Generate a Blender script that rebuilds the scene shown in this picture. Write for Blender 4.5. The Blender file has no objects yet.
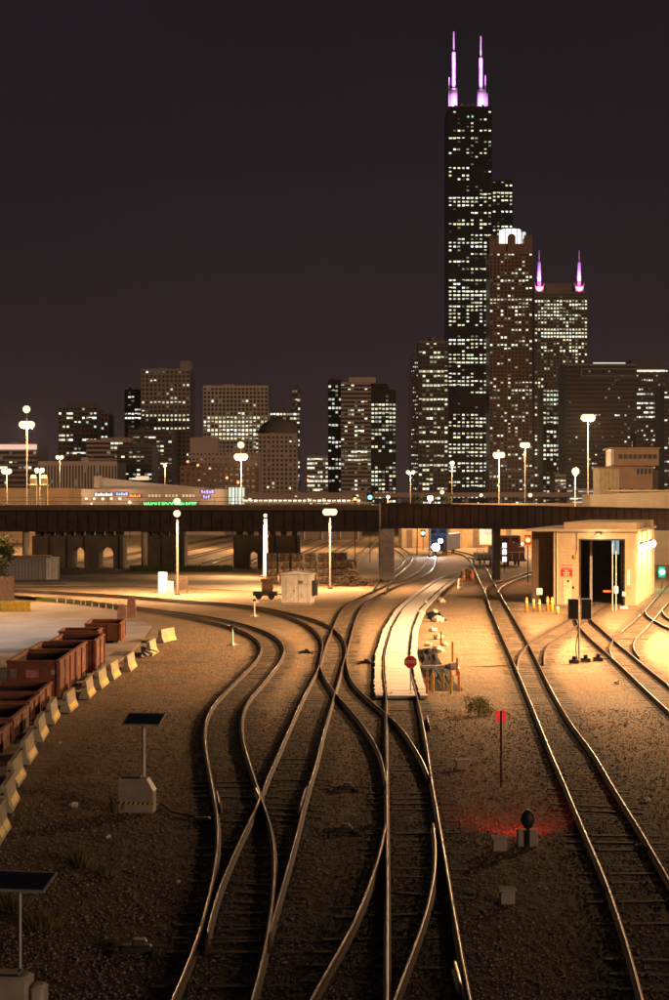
import bpy, math, random
from mathutils import Vector, Matrix, noise as mnoise
random.seed(7)
R = math.radians
scene = bpy.context.scene
COL = scene.collection

# ------------------------------------------------------------------ camera, world, light, exposure
F, HZ, UC, H = 1836.0, 500.0, 334.5, 8.95       # focal length in photo pixels, horizon row, centre column, eye height
cd = bpy.data.cameras.new('camera'); cam = bpy.data.objects.new('camera', cd); COL.objects.link(cam)
cam.location = (0, 0, H); cam.rotation_euler = (R(90), 0, 0)
cd.sensor_fit = 'VERTICAL'; cd.sensor_height = 36.0; cd.lens = 36.0*F/1000.0
cd.clip_start = 0.5; cd.clip_end = 30000
scene.camera = cam
scene.view_settings.view_transform = 'Standard'; scene.view_settings.look = 'None'
scene.view_settings.exposure = 0.0; scene.view_settings.gamma = 1.0
scene.render.engine = 'CYCLES'
scene.cycles.use_denoising = True
scene.cycles.max_bounces = 5
scene.cycles.caustics_reflective = False; scene.cycles.caustics_refractive = False

world = bpy.data.worlds.new('World'); scene.world = world; world.use_nodes = True
nt = world.node_tree; nt.nodes.clear()
wo = nt.nodes.new('ShaderNodeOutputWorld'); bg = nt.nodes.new('ShaderNodeBackground')
tc = nt.nodes.new('ShaderNodeTexCoord'); sp = nt.nodes.new('ShaderNodeSeparateXYZ'); rp = nt.nodes.new('ShaderNodeValToRGB')
nt.links.new(tc.outputs['Generated'], sp.inputs[0]); nt.links.new(sp.outputs['Z'], rp.inputs[0])
cn = nt.nodes.new('ShaderNodeTexNoise'); cn.inputs['Scale'].default_value = 3.5; cn.inputs['Detail'].default_value = 5
cmr = nt.nodes.new('ShaderNodeMapRange'); cmr.inputs[1].default_value = .3; cmr.inputs[2].default_value = .7; cmr.inputs[3].default_value = .88; cmr.inputs[4].default_value = 1.12
csc = nt.nodes.new('ShaderNodeMapping'); csc.inputs['Scale'].default_value = (1,1,2.5)
nt.links.new(tc.outputs['Generated'], csc.inputs[0]); nt.links.new(csc.outputs[0], cn.inputs['Vector']); nt.links.new(cn.outputs[0], cmr.inputs[0])
cmu = nt.nodes.new('ShaderNodeMix'); cmu.data_type = 'RGBA'; cmu.blend_type = 'MULTIPLY'; cmu.inputs[0].default_value = 1
nt.links.new(rp.outputs[0], cmu.inputs[6]); nt.links.new(cmr.outputs[0], cmu.inputs[7]); nt.links.new(cmu.outputs[2], bg.inputs[0]); nt.links.new(bg.outputs[0], wo.inputs[0])
e = rp.color_ramp.elements
e[0].position = 0.0; e[0].color = (.0540, .0330, .0340, 1)
e[1].position = 0.30; e[1].color = (.0140, .0112, .0142, 1)
e2 = rp.color_ramp.elements.new(0.09); e2.color = (.0315, .0200, .0242, 1)
e3 = rp.color_ramp.elements.new(0.19); e3.color = (.0190, .0142, .0178, 1)
bg.inputs[1].default_value = .78
# the glow of the city at night: one dim, broad, warm source low behind the camera
sl = bpy.data.lights.new('city_glow', 'SUN'); sl.energy = .80; sl.angle = R(12); sl.color = (1.0, .67, .44)
so = bpy.data.objects.new('city_glow', sl); COL.objects.link(so)
so.rotation_euler = Vector((-.66, .74, -.15)).to_track_quat('-Z', 'Y').to_euler()

# ------------------------------------------------------------------ helpers
def G(u, v, zz=0.0):
    """ground point (height zz) seen at photo pixel u, v"""
    y = (H-zz)*F/(v-HZ)
    return Vector(((u-UC)/F*y, y, zz))
def at(u, v, y):
    return Vector(((u-UC)/F*y, y, H-(v-HZ)/F*y))

class MB:
    def __init__(s): s.v = []; s.f = []; s.m = []; s.c = []
    def add(s, vs, fs, mi=0, tint=None):
        n = len(s.v); s.v += [tuple(p) for p in vs]
        for f in fs: s.f.append([n+i for i in f]); s.m.append(mi); s.c.append(tint)
        return s
    def box(s, x0, x1, y0, y1, z0, z1, mi=0, M=None, tint=None):
        vs = [Vector(p) for p in ((x0,y0,z0),(x1,y0,z0),(x1,y1,z0),(x0,y1,z0),(x0,y0,z1),(x1,y0,z1),(x1,y1,z1),(x0,y1,z1))]
        if M is not None: vs = [M @ p for p in vs]
        return s.add(vs, [(0,3,2,1),(4,5,6,7),(0,1,5,4),(1,2,6,5),(2,3,7,6),(3,0,4,7)], mi, tint)
    def cbox(s, c, d, mi=0, M=None):
        return s.box(c[0]-d[0]/2, c[0]+d[0]/2, c[1]-d[1]/2, c[1]+d[1]/2, c[2]-d[2]/2, c[2]+d[2]/2, mi, M)
    def bbox(s, x0, x1, y0, y1, z0, z1, b=.02, mi=0):
        """box with chamfered upright edges and top"""
        def ring(i, z): return [(x0+i+b,y0+i,z),(x1-i-b,y0+i,z),(x1-i,y0+i+b,z),(x1-i,y1-i-b,z),(x1-i-b,y1-i,z),(x0+i+b,y1-i,z),(x0+i,y1-i-b,z),(x0+i,y0+i+b,z)]
        return s.loft([ring(0,z0), ring(0,z1-b), ring(b,z1)], mi)
    def loft(s, rings, mi=0, cap=True, closed=True):
        n = len(rings[0]); b = len(s.v)
        for r in rings: s.v += [tuple(p) for p in r]
        for k in range(len(rings)-1):
            for i in range(n if closed else n-1):
                j = (i+1) % n
                s.f.append([b+k*n+i, b+k*n+j, b+(k+1)*n+j, b+(k+1)*n+i]); s.m.append(mi); s.c.append(None)
        if cap and closed:
            s.f.append([b+i for i in reversed(range(n))]); s.m.append(mi); s.c.append(None)
            s.f.append([b+(len(rings)-1)*n+i for i in range(n)]); s.m.append(mi); s.c.append(None)
        return s
    def tube(s, p0, p1, r0, r1=None, n=8, mi=0):
        p0 = Vector(p0); p1 = Vector(p1); r1 = r0 if r1 is None else r1
        d = (p1-p0).normalized(); a = d.orthogonal().normalized(); b = d.cross(a)
        rg = lambda p, r: [p+(a*math.cos(2*math.pi*i/n)+b*math.sin(2*math.pi*i/n))*r for i in range(n)]
        return s.loft([rg(p0,r0), rg(p1,r1)], mi)
    def path(s, pts, r, n=6, mi=0):
        pts = [Vector(p) for p in pts]; rings = []
        for i, p in enumerate(pts):
            d = (pts[min(i+1,len(pts)-1)]-pts[max(i-1,0)]).normalized()
            a = d.cross(Vector((0,.31,.95))).normalized(); b = d.cross(a)
            rr = r[i] if isinstance(r, (list,tuple)) else r
            rings.append([p+(a*math.cos(2*math.pi*k/n)+b*math.sin(2*math.pi*k/n))*rr for k in range(n)])
        return s.loft(rings, mi)
    def lathe(s, c, prof, n=12, mi=0):
        c = Vector(c)
        return s.loft([[c+Vector((r*math.cos(2*math.pi*i/n), r*math.sin(2*math.pi*i/n), z)) for i in range(n)] for r, z in prof], mi)
    def prism(s, poly, axis, a0, a1, mi=0):
        """polygon of (p, q) swept along an axis: 'y': p=x q=z, 'x': p=y q=z, 'z': p=x q=y"""
        f = {'y': lambda p,q,a: (p,a,q), 'x': lambda p,q,a: (a,p,q), 'z': lambda p,q,a: (p,q,a)}[axis]
        n = len(poly); vs = [f(p,q,a0) for p,q in poly]+[f(p,q,a1) for p,q in poly]
        fs = [list(range(n)), list(reversed(range(n,2*n)))]+[[i,n+i,n+(i+1)%n,(i+1)%n] for i in range(n)]
        return s.add(vs, fs, mi)
    def ball(s, c, r, n=8, m=5, mi=0, sq=1.0, jit=0):
        pr = [(max(.02*r, r*math.sin(math.pi*k/m)), -r*math.cos(math.pi*k/m)*sq) for k in range(m+1)]
        b = len(s.v); s.lathe(c, pr, n, mi)
        if jit:
            for i in range(b, len(s.v)):
                s.v[i] = tuple(x+random.uniform(-jit,jit) for x in s.v[i])
        return s
    def mesh(s, name, mats, smooth=False):
        me = bpy.data.meshes.new(name); me.from_pydata(s.v, [], s.f)
        for m in (mats if isinstance(mats,(list,tuple)) else [mats]): me.materials.append(m)
        if any(s.m): me.polygons.foreach_set('material_index', s.m)
        if any(c is not None for c in s.c):
            ca = me.color_attributes.new('tint', 'FLOAT_COLOR', 'CORNER'); buf = []
            for f, c in zip(s.f, s.c): buf += list((c or (1,1,1))[:3]+(1.0,))*len(f)
            ca.data.foreach_set('color', buf)
        me.validate(); me.update()
        import bmesh
        bm = bmesh.new(); bm.from_mesh(me); bmesh.ops.recalc_face_normals(bm, faces=bm.faces) if len(s.f) < 20000 and not any(c is not None for c in s.c) else None
        bm.to_mesh(me); bm.free()
        if smooth: me.polygons.foreach_set('use_smooth', [True]*len(me.polygons))
        return me
    def build(s, name, mats, parent=None, smooth=False, kind=None, loc=None):
        return link(name, s.mesh(name, mats, smooth), parent, kind, loc)

def link(name, me, parent=None, kind=None, loc=None, rz=0):
    o = bpy.data.objects.new(name, me); COL.objects.link(o)
    if parent: o.parent = parent
    if kind: o['kind'] = kind
    if loc is not None: o.location = loc
    if rz: o.rotation_euler.z = rz
    return o
def tag(o, label, cat, group=None, kind=None):
    o['label'] = label; o['category'] = cat
    if group: o['group'] = group
    if kind: o['kind'] = kind
    return o
def thing(name, label, cat, loc=(0,0,0), rz=0, group=None):
    o = bpy.data.objects.new(name, None); COL.objects.link(o); o.empty_display_size = .3
    o.location = loc; o.rotation_euler = (0,0,rz)
    return tag(o, label, cat, group)
def dup(root, loc, rz=None, label=None, group=None):
    r = root.copy(); COL.objects.link(r); r.location = loc
    if rz is not None: r.rotation_euler = (0,0,rz)
    if label: r['label'] = label
    if group: r['group'] = group
    for ch in list(root.children):
        c = ch.copy(); COL.objects.link(c); c.parent = r
        for g in list(ch.children):
            d = g.copy(); COL.objects.link(d); d.parent = c
    return r

# ------------------------------------------------------------------ materials
def new_mat(name):
    m = bpy.data.materials.new(name); m.use_nodes = True
    return m, m.node_tree, m.node_tree.nodes['Principled BSDF']
def mat(name, col, rough=.8, metal=0.0, var=.25, scale=3.0, bump=0.0, bscale=20.0, dirt=None, dirt_amt=.5, dscale=1.2, spec=.3, island=False):
    m, t, b = new_mat(name); N = t.nodes; L = t.links
    tc = N.new('ShaderNodeTexCoord')
    nz = N.new('ShaderNodeTexNoise'); nz.inputs['Scale'].default_value = scale; nz.inputs['Detail'].default_value = 6
    L.new(tc.outputs['Object'], nz.inputs['Vector'])
    r = N.new('ShaderNodeValToRGB'); L.new(nz.outputs[0], r.inputs[0])
    r.color_ramp.elements[0].position = .3; r.color_ramp.elements[1].position = .7
    r.color_ramp.elements[0].color = tuple(c*(1-var) for c in col)+(1,)
    r.color_ramp.elements[1].color = tuple(min(1,c*(1+var)) for c in col)+(1,)
    out = r.outputs[0]
    if dirt:
        n2 = N.new('ShaderNodeTexNoise'); n2.inputs['Scale'].default_value = dscale; n2.inputs['Detail'].default_value = 9; n2.inputs['Roughness'].default_value = .7
        L.new(tc.outputs['Object'], n2.inputs['Vector'])
        r2 = N.new('ShaderNodeValToRGB'); L.new(n2.outputs[0], r2.inputs[0])
        r2.color_ramp.elements[0].position = .45; r2.color_ramp.elements[1].position = .62
        r2.color_ramp.elements[0].color = (0,0,0,1); r2.color_ramp.elements[1].color = (dirt_amt,)*3+(1,)
        mx = N.new('ShaderNodeMix'); mx.data_type = 'RGBA'; mx.inputs[7].default_value = tuple(dirt)+(1,)
        L.new(r2.outputs[0], mx.inputs[0]); L.new(out, mx.inputs[6]); out = mx.outputs[2]
    if island:
        ge = N.new('ShaderNodeNewGeometry'); mr = N.new('ShaderNodeMapRange'); mr.inputs[3].default_value = .45; mr.inputs[4].default_value = 1.6
        L.new(ge.outputs['Random Per Island'], mr.inputs[0])
        mu = N.new('ShaderNodeMix'); mu.data_type = 'RGBA'; mu.blend_type = 'MULTIPLY'; mu.inputs[0].default_value = 1
        L.new(out, mu.inputs[6]); L.new(mr.outputs[0], mu.inputs[7]); out = mu.outputs[2]
    L.new(out, b.inputs['Base Color'])
    b.inputs['Roughness'].default_value = rough; b.inputs['Metallic'].default_value = metal
    b.inputs['Specular IOR Level'].default_value = spec
    if bump:
        n3 = N.new('ShaderNodeTexNoise'); n3.inputs['Scale'].default_value = bscale; n3.inputs['Detail'].default_value = 4
        L.new(tc.outputs['Object'], n3.inputs['Vector'])
        bp = N.new('ShaderNodeBump'); bp.inputs['Strength'].default_value = bump; bp.inputs['Distance'].default_value = .03
        L.new(n3.outputs[0], bp.inputs['Height']); L.new(bp.outputs[0], b.inputs['Normal'])
    return m
def emit(name, col, strength, sample=False):
    m, t, b = new_mat(name)
    b.inputs['Base Color'].default_value = tuple(c*.5 for c in col)+(1,)
    b.inputs['Emission Color'].default_value = tuple(col)+(1,); b.inputs['Emission Strength'].default_value = strength
    if not sample: m.cycles.emission_sampling = 'NONE'
    return m
def lit_mat():
    m, t, b = new_mat('lit_window'); a = t.nodes.new('ShaderNodeAttribute'); a.attribute_name = 'tint'
    t.links.new(a.outputs['Color'], b.inputs['Emission Color']); b.inputs['Emission Strength'].default_value = 1.0
    b.inputs['Base Color'].default_value = (.05,.05,.05,1); m.cycles.emission_sampling = 'NONE'
    return m
LIT = lit_mat()
STEEL = mat('polished_rail_top', (.60,.46,.36), .28, 1.0, .15, 2.0)
RUST = mat('rusty_rail_side', (.045,.028,.020), .75, .0, .35, 5.0, spec=.2)
TIE = mat('oily_timber_sleeper', (.048,.036,.027), .85, 0, .45, 6.0, bump=.5, bscale=25)
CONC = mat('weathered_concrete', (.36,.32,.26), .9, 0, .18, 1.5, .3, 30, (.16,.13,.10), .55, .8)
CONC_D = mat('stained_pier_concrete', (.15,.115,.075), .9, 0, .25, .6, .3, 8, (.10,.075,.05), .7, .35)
BARR = mat('barrier_concrete', (.42,.36,.24), .9, 0, .2, 2.5, .25, 30, (.2,.16,.1), .5, 1.8)
YEL = mat('yellow_paint', (.72,.47,.05), .6, 0, .18, 5, 0, 1, (.3,.2,.07), .5, 4)
WHITE = mat('white_paint', (.72,.67,.60), .6, 0, .08, 2, 0, 1, (.35,.28,.2), .35, 1.5)
CREAM = mat('cream_painted_block', (.60,.50,.31), .8, 0, .1, 1.2, .15, 14, (.36,.27,.15), .35, .8)
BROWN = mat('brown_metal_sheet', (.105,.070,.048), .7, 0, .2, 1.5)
DARKM = mat('dark_metal', (.045,.04,.038), .55, .3, .3, 4)
BLACK = mat('black_plastic', (.012,.012,.013), .5, 0, .3, 4)
GALV = mat('galvanised_steel', (.40,.38,.36), .5, .5, .2, 4)
GIRD = mat('dark_girder_steel', (.040,.028,.025), .75, .0, .3, .7, .2, 4, (.085,.05,.034), .6, .5)
EDGE = mat('concrete_deck_edge', (.15,.11,.07), .9, 0, .2, 1.5, 0, 1, (.14,.1,.07), .5, .6)
BIN = mat('rusty_container_steel', (.22,.078,.040), .7, 0, .3, 1.2, .2, 12, (.10,.045,.03), .8, 1.1)
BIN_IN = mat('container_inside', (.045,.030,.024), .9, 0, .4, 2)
PANEL = mat('solar_cells', (.012,.014,.022), .25, 0, .2, 6, spec=.5)
WOOD = mat('timber_deck_plank', (.50,.47,.45), .85, 0, .12, 3, .2, 12, (.34,.30,.27), .45, 1.2)
PAVE = mat('worn_asphalt_lot', (.25,.20,.17), .75, 0, .2, .35, .1, 40, (.15,.11,.085), .5, .25, spec=.4)
BOARD = mat('grey_fence_board', (.20,.15,.12), .85, 0, .25, 4, .2, 20)
LEAF = mat('leaf', (.045,.055,.018), .8, 0, .5, 3)
GRASS = mat('dry_grass', (.13,.105,.04), .85, 0, .5, 5)
BARK = mat('bark', (.09,.06,.04), .9, 0, .3, 6)
REDP = mat('red_sign_paint', (.42,.025,.018), .55, 0, .1, 4)
ORNG = mat('orange_marker', (.78,.23,.03), .55, 0, .1, 6)
ROCK = mat('pale_rock', (.44,.38,.31), .9, 0, .25, 4, .5, 10)
TARP = mat('black_tarpaulin', (.009,.009,.011), .85, 0, .4, 3, .2, 8, spec=.1)
GRAVEL = mat('loose_ballast_stone', (.23,.17,.12), .9, 0, .3, 6, island=True)
GLASS = mat('dark_window_glass', (.012,.012,.014), .15, 0, .1, 1, spec=.6)
STACKT = mat('stacked_old_sleepers', (.15,.11,.08), .9, 0, .5, 1.5, island=True)
POLE = mat('dark_lamp_pole', (.05,.038,.03), .6, .2, .2, 2)
AMBER = emit('sodium_globe', (1.0,.80,.50), 1.5)
AMBER_S = emit('sodium_globe_far', (1.0,.76,.42), 1.4)
WHITE_L = emit('white_lamp_lens', (.86,.93,1.0), 60)
GREEN_L = emit('green_signal_lens', (.08,1.0,.45), 14)
RED_L = emit('red_signal_lens', (1.0,.10,.03), 12)
CYAN_L = emit('cyan_signal_lens', (.25,.85,1.0), 2.5)

def ground_mat():
    m, t, b = new_mat('ballast_ground'); N = t.nodes; L = t.links
    tc = N.new('ShaderNodeTexCoord')
    def noise(s, d=6, ro=.6):
        n = N.new('ShaderNodeTexNoise'); n.inputs['Scale'].default_value = s; n.inputs['Detail'].default_value = d; n.inputs['Roughness'].default_value = ro
        L.new(tc.outputs['Object'], n.inputs['Vector']); return n
    def ramp(src, p0, p1, c0=(0,0,0,1), c1=(1,1,1,1)):
        r = N.new('ShaderNodeValToRGB'); L.new(src, r.inputs[0]); e = r.color_ramp.elements
        e[0].position = p0; e[1].position = p1; e[0].color = c0; e[1].color = c1; return r.outputs[0]
    def mix(fac, a, c, mode='MIX'):
        x = N.new('ShaderNodeMix'); x.data_type = 'RGBA'; x.blend_type = mode
        for s, i in ((fac,0),(a,6),(c,7)):
            if isinstance(s, (tuple,float,int)): x.inputs[i].default_value = s
            else: L.new(s, x.inputs[i])
        return x.outputs[2]
    vo = N.new('ShaderNodeTexVoronoi'); vo.inputs['Scale'].default_value = 9.0; L.new(tc.outputs['Object'], vo.inputs['Vector'])
    vo2 = N.new('ShaderNodeTexVoronoi'); vo2.inputs['Scale'].default_value = 21.0; L.new(tc.outputs['Object'], vo2.inputs['Vector'])
    sepc = N.new('ShaderNodeSeparateColor'); L.new(vo.outputs['Color'], sepc.inputs[0])
    sep2 = N.new('ShaderNodeSeparateColor'); L.new(vo2.outputs['Color'], sep2.inputs[0])
    stone = ramp(sepc.outputs[0], 0, 1, (.10,.070,.047,1), (.30,.225,.155,1))
    stone2 = ramp(sep2.outputs[0], 0, 1, (.07,.050,.035,1), (.33,.25,.18,1))
    c = mix(.5, stone, stone2)
    pat = ramp(noise(.22, 8, .65).outputs[0], .42, .58)
    c = mix(pat, c, mix(.65, c, (.25,.145,.07,1)))                       # brown earth patches
    pat2 = ramp(noise(.7, 9, .75).outputs[0], .50, .64)
    c = mix(pat2, c, mix(.6, c, (.07,.055,.045,1)))                      # oily stains
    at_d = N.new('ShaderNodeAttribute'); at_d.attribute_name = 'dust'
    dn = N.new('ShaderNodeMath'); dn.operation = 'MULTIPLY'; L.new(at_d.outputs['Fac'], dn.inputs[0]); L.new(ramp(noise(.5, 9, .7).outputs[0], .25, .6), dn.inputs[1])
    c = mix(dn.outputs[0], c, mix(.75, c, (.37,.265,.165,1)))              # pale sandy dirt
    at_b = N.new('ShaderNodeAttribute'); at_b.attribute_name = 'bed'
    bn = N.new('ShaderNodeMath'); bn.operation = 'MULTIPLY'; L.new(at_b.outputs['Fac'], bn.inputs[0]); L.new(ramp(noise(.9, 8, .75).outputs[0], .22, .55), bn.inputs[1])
    c = mix(bn.outputs[0], c, mix(.80, c, (.022,.016,.012,1)))           # oil and brake dust between the rails, with rail shadow painted in
    L.new(c, b.inputs['Base Color']); b.inputs['Roughness'].default_value = .92; b.inputs['Specular IOR Level'].default_value = .2
    bp = N.new('ShaderNodeBump'); bp.inputs['Strength'].default_value = .9; bp.inputs['Distance'].default_value = .05
    L.new(vo.outputs['Distance'], bp.inputs['Height'])
    bp2 = N.new('ShaderNodeBump'); bp2.inputs['Strength'].default_value = .9; bp2.inputs['Distance'].default_value = .35
    L.new(noise(2.2, 8, .7).outputs[0], bp2.inputs['Height']); L.new(bp2.outputs[0], bp.inputs['Normal']); L.new(bp.outputs[0], b.inputs['Normal'])
    return m
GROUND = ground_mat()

# ------------------------------------------------------------------ railway tracks: rails traced on the ground
RT = .17
def world_path(px, ext_near=9.0, ext_far=0.0):
    p = [G(u, v, RT) for u, v in px]
    if p[0].y > p[-1].y and abs(p[0].y-p[-1].y) > 1: pass
    # Catmull-Rom, resampled
    if ext_near: p.append(p[-1]+(p[-1]-p[-2]).normalized()*ext_near)
    if ext_far: p.insert(0, p[0]+(p[0]-p[1]).normalized()*ext_far)
    out = []
    for i in range(len(p)-1):
        p0 = p[max(i-1,0)]; p1 = p[i]; p2 = p[i+1]; p3 = p[min(i+2,len(p)-1)]
        d = (p2-p1).length; n = max(1, int(d/.9))
        t0 = 0; t1 = max(1e-3,(p1-p0).length**.5); t2 = t1+max(1e-3,(p2-p1).length**.5); t3 = t2+max(1e-3,(p3-p2).length**.5)
        for k in range(n):
            t = t1+(t2-t1)*k/n
            if i == 0 or i+2 >= len(p): out.append(p1.lerp(p2, k/n)); continue
            A1 = p0*((t1-t)/(t1-t0))+p1*((t-t0)/(t1-t0)); A2 = p1*((t2-t)/(t2-t1))+p2*((t-t1)/(t2-t1)); A3 = p2*((t3-t)/(t3-t2))+p3*((t-t2)/(t3-t2))
            B1 = A1*((t2-t)/(t2-t0))+A2*((t-t0)/(t2-t0)); B2 = A2*((t3-t)/(t3-t1))+A3*((t-t1)/(t3-t1))
            out.append(B1*((t2-t)/(t2-t1))+B2*((t-t1)/(t2-t1)))
    out.append(p[-1])
    # resample evenly, then smooth the bends the way steel bends
    ev = [out[0]]; acc = 0
    for a, b_ in zip(out, out[1:]):
        acc += (b_-a).length
        if acc >= .8: ev.append(b_); acc = 0
    if (ev[-1]-out[-1]).length > .2: ev.append(out[-1])
    for _ in range(6):
        ev = [ev[0]]+[ev[i-1]*.25+ev[i]*.5+ev[i+1]*.25 for i in range(1,len(ev)-1)]+[ev[-1]]
    return ev
def rail_mesh(path):
    prof = [(-.075,-RT,1),(-.075,-.15,1),(-.012,-.13,1),(-.012,-.045,1),(-.036,-.040,1),(-.034,-.012,1),(-.020,0,0),(.020,0,0),(.034,-.012,1),(.036,-.040,1),(.012,-.045,1),(.012,-.13,1),(.075,-.15,1),(.075,-RT,1)]
    m = MB(); n = len(prof)
    for i, p in enumerate(path):
        d = path[min(i+1,len(path)-1)]-path[max(i-1,0)]; d.z = 0; d.normalize(); s = Vector((d.y,-d.x,0))
        m.v += [tuple(p+s*x+Vector((0,0,z-.02))) for x, z, _ in prof]
    for k in range(len(path)-1):
        for i in range(n-1):
            m.f.append([k*n+i, k*n+i+1, (k+1)*n+i+1, (k+1)*n+i]); m.m.append(0 if prof[i][2]==0 and prof[i+1][2]==0 else 1); m.c.append(None)
    m.f.append(list(range(n))); m.m.append(1); m.c.append(None)
    m.f.append([(len(path)-1)*n+i for i in reversed(range(n))]); m.m.append(1); m.c.append(None)
    return m
BED = []                 # track centre points, used to darken the ground: stains plus painted rail shadow
tie_mb = MB().bbox(-1.3,1.3,-.115,.115,-.10,.0,.015)
for sx in (-.7175,.7175): tie_mb.box(sx-.16, sx+.16, -.085, .085, .002, .016, 1)
for sx in (-.86,-.575,.575,.86): tie_mb.box(sx-.018, sx+.018, -.05, .05, .016, .045, 1)
TIE_ME = tie_mb.mesh('sleeper', [TIE, RUST])
near_ties = [0]
def track(label, left, right, near=9.0, far=0.0, ties=True, tie_from=20, tie_to=130, guard=()):
    pl = world_path(left, near, far); pr = world_path(right, near, far)
    root = thing('railway_track', label, 'railway track', (0,0,0), 0, 'tracks of the rail yard')
    rail_mesh(pl).build('rail', [STEEL,RUST], root, True); rail_mesh(pr).build('rail', [STEEL,RUST], root, True)
    for g in guard: rail_mesh(world_path(g, 0)).build('guard_rail', [STEEL,RUST], root, True)
    # walk the left rail, pair each point with the nearest on the right
    joined = MB(); last = None; j = 0
    for p in pl:
        q = min(pr, key=lambda r: (r-p).length_squared)
        c = (p+q)/2; w = (q-p).length
        if w > 2.1 or w < .9: continue
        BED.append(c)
        if last is not None and (c-last).length < .56: continue
        last = c
        if not ties or c.y < tie_from or c.y > tie_to: continue
        ang = math.atan2(q.y-p.y, q.x-p.x)+random.uniform(-.03,.03); z = -.042+random.uniform(-.018,.018)
        if c.y < 62 and near_ties[0] < 300:
            near_ties[0] += 1
            o = link('sleeper', TIE_ME, root, None, (c.x+random.uniform(-.04,.04), c.y, z), ang)
        else:
            M = Matrix.Translation((c.x, c.y, z-.012)) @ Matrix.Rotation(ang, 4, 'Z')
            joined.box(-1.3,1.3,-.115,.115,-.1,0,0,M)
    if joined.v: joined.build('distant_sleeper', TIE, root, kind='stuff')
    return root

A_L = [(-30,594),(0,594.8),(40,598),(70,601),(100,604.3),(140,608.5),(154.7,610.4),(192,616.7),(229.5,625.3),(244.4,631),(255.6,637),(261,645),(261.3,650),(255.4,660.7),(244.6,671.4),(231.4,684.6),(219.5,696.6),(211,707),(205.8,720.5),(204.6,735),(207.5,758.8),(212.3,784),(216.6,808),(218.8,832),(217,856),(213.2,880),(206.8,904),(200.8,928),(193.6,952),(183,976),(172,1000)]
A_R = [(-30,593),(0,593.7),(40,596.7),(70,599.6),(100,602.8),(143.5,607),(173,611),(210.8,616),(237,621.6),(259,628),(274,635),(281.5,641.5),(284.3,647.5),(281.7,658),(273.3,670),(261.3,684.6),(249.4,697.8),(243.4,709.7),(241.7,723),(243.2,739.6),(249.4,761),(257,784),(261,796),(265.5,808),(272.7,832),(275,856),(274.6,880),(272.7,904),(269,928),(265.5,952),(260,976),(252.3,1000)]
C_L = [(426,553),(427,557),(426,561),(419.4,569),(406,577),(385.9,584.7),(365.8,593.7),(352,600.5),(343,608),(336,620),(331,632),(326.3,643),(323,655),(320,664),(309,685),(292.4,720.5),(275.7,758.7),(267,778),(260.7,796),(251,817.6),(239,841.6),(228.4,865.5),(218.8,889.5),(211.6,911),(205.6,943.5)]
C_R = [(434,550),(435.2,556),(435,561),(432.8,568),(425,574),(408,580.5),(379,593.7),(366,602.3),(359,611),(354.5,622),(351,635),(347.6,648),(343.4,661.7),(338,682),(331,705),(323.5,732),(317,760),(307.5,791),(301.5,815),(293,849),(284.7,877.6),(277.5,904),(270,928),(266.5,945)]
B_L = [(-30,590),(20,590.6),(80,594),(117,596),(155,598.8),(192,601.8),(229.5,604.6),(259,608.5),(285.5,614.8),(304,622),(314,629),(320.5,636.5),(322.8,644),(321,655),(320,664),(324,675),(333.5,690),(345.5,703.5),(360,720),(371.8,737),(380,753.8),(384.5,770),(386,784)]
B_R = [(-30,588.8),(20,589.4),(80,592.6),(117,594.5),(155,597.3),(192,600.2),(229.5,602.8),(262,606.6),(300,614.8),(314.4,618.6),(326,623.4),(335.9,630),(343,638),(346.3,647),(346,656),(347.6,668),(353,682),(364.6,694.5),(379,707),(391,716.7),(402.9,728.7),(414.8,746.6),(424.4,763),(430,778)]
E_L = [(456,571),(443.5,575.8),(419.6,593.3),(402.9,607.8),(396,616),(391,627),(386.5,640),(384,652),(383,665),(384,680),(386,695),(386.2,713),(386.5,756),(386.7,782),(387,826),(387.4,890),(387.4,945),(387.3,1000)]
E_R = [(466,572),(453,578),(434,593.3),(421,606.5),(415,616),(411,629),(408,645),(407.7,655),(409.5,668),(413.5,682),(417,696),(422.7,722.7),(428,754),(431.8,781.5),(438.6,819),(445.3,859.5),(453.4,908),(461.4,953.7),(470.5,1000)]
F_L = [(386.2,822),(383.5,840),(378,859.5),(364.6,897),(352.5,927),(335,956),(318.8,983),(310,1000)]
F_R = [(433,822),(436.2,843),(436.4,856),(434.5,875.7),(426.4,913),(415.7,943),(403.6,973),(393.6,1001)]
G_L = [(440,549.6),(460,553.6),(466,556.4),(472,562.4),(476.4,572.9),(480.5,582),(484.7,590.5),(492,611.7),(500.4,632),(510.2,654),(522.5,682),(537.7,718.8),(552.8,755.5),(564.7,782.6),(577.5,813.7),(593,849),(607,881.5),(618.4,915),(628.3,946),(636.8,974.7),(643,1000)]
G_R = [(445,547.8),(469,553.3),(478,557.8),(484,564),(492,578.5),(500.4,593.8),(512.3,614.5),(525.8,638.5),(536,658),(550,686),(570,720.5),(596,755.5),(610,780),(625.5,805),(643.8,834),(661,864.5),(671,881.5),(690,913),(712,950),(742,1000)]
H_L = [(517.5,672),(517.2,663),(519,655),(525.8,646),(542,634),(560,623.7),(578,612.8),(595,602.6)]
H_R = [(543.5,662),(543.9,654),(546.5,646),(553,640),(562,634.5),(578,624.5),(592,614.5),(609,602.4)]
J_L = [(574,612),(577,621),(581,628),(592.6,640),(607,652.5),(625,669),(646,689),(669,710),(700,739)]
J_R = [(584,607),(587,613),(591,619),(602.4,629.5),(615.4,641),(630,653),(648,668),(669,684.5),(700,709)]
K_L = [(613,658),(609.8,652),(609.6,645.5),(612,641),(618,634.5),(631.7,622.5),(644.7,610),(657.8,595.8),(669,582),(674,575)]
K_R = [(639,656),(634.2,650),(633.4,644),(635.5,639),(644.7,629.5),(653.7,619),(662.7,608.5),(672,598),(682,587)]
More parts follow.
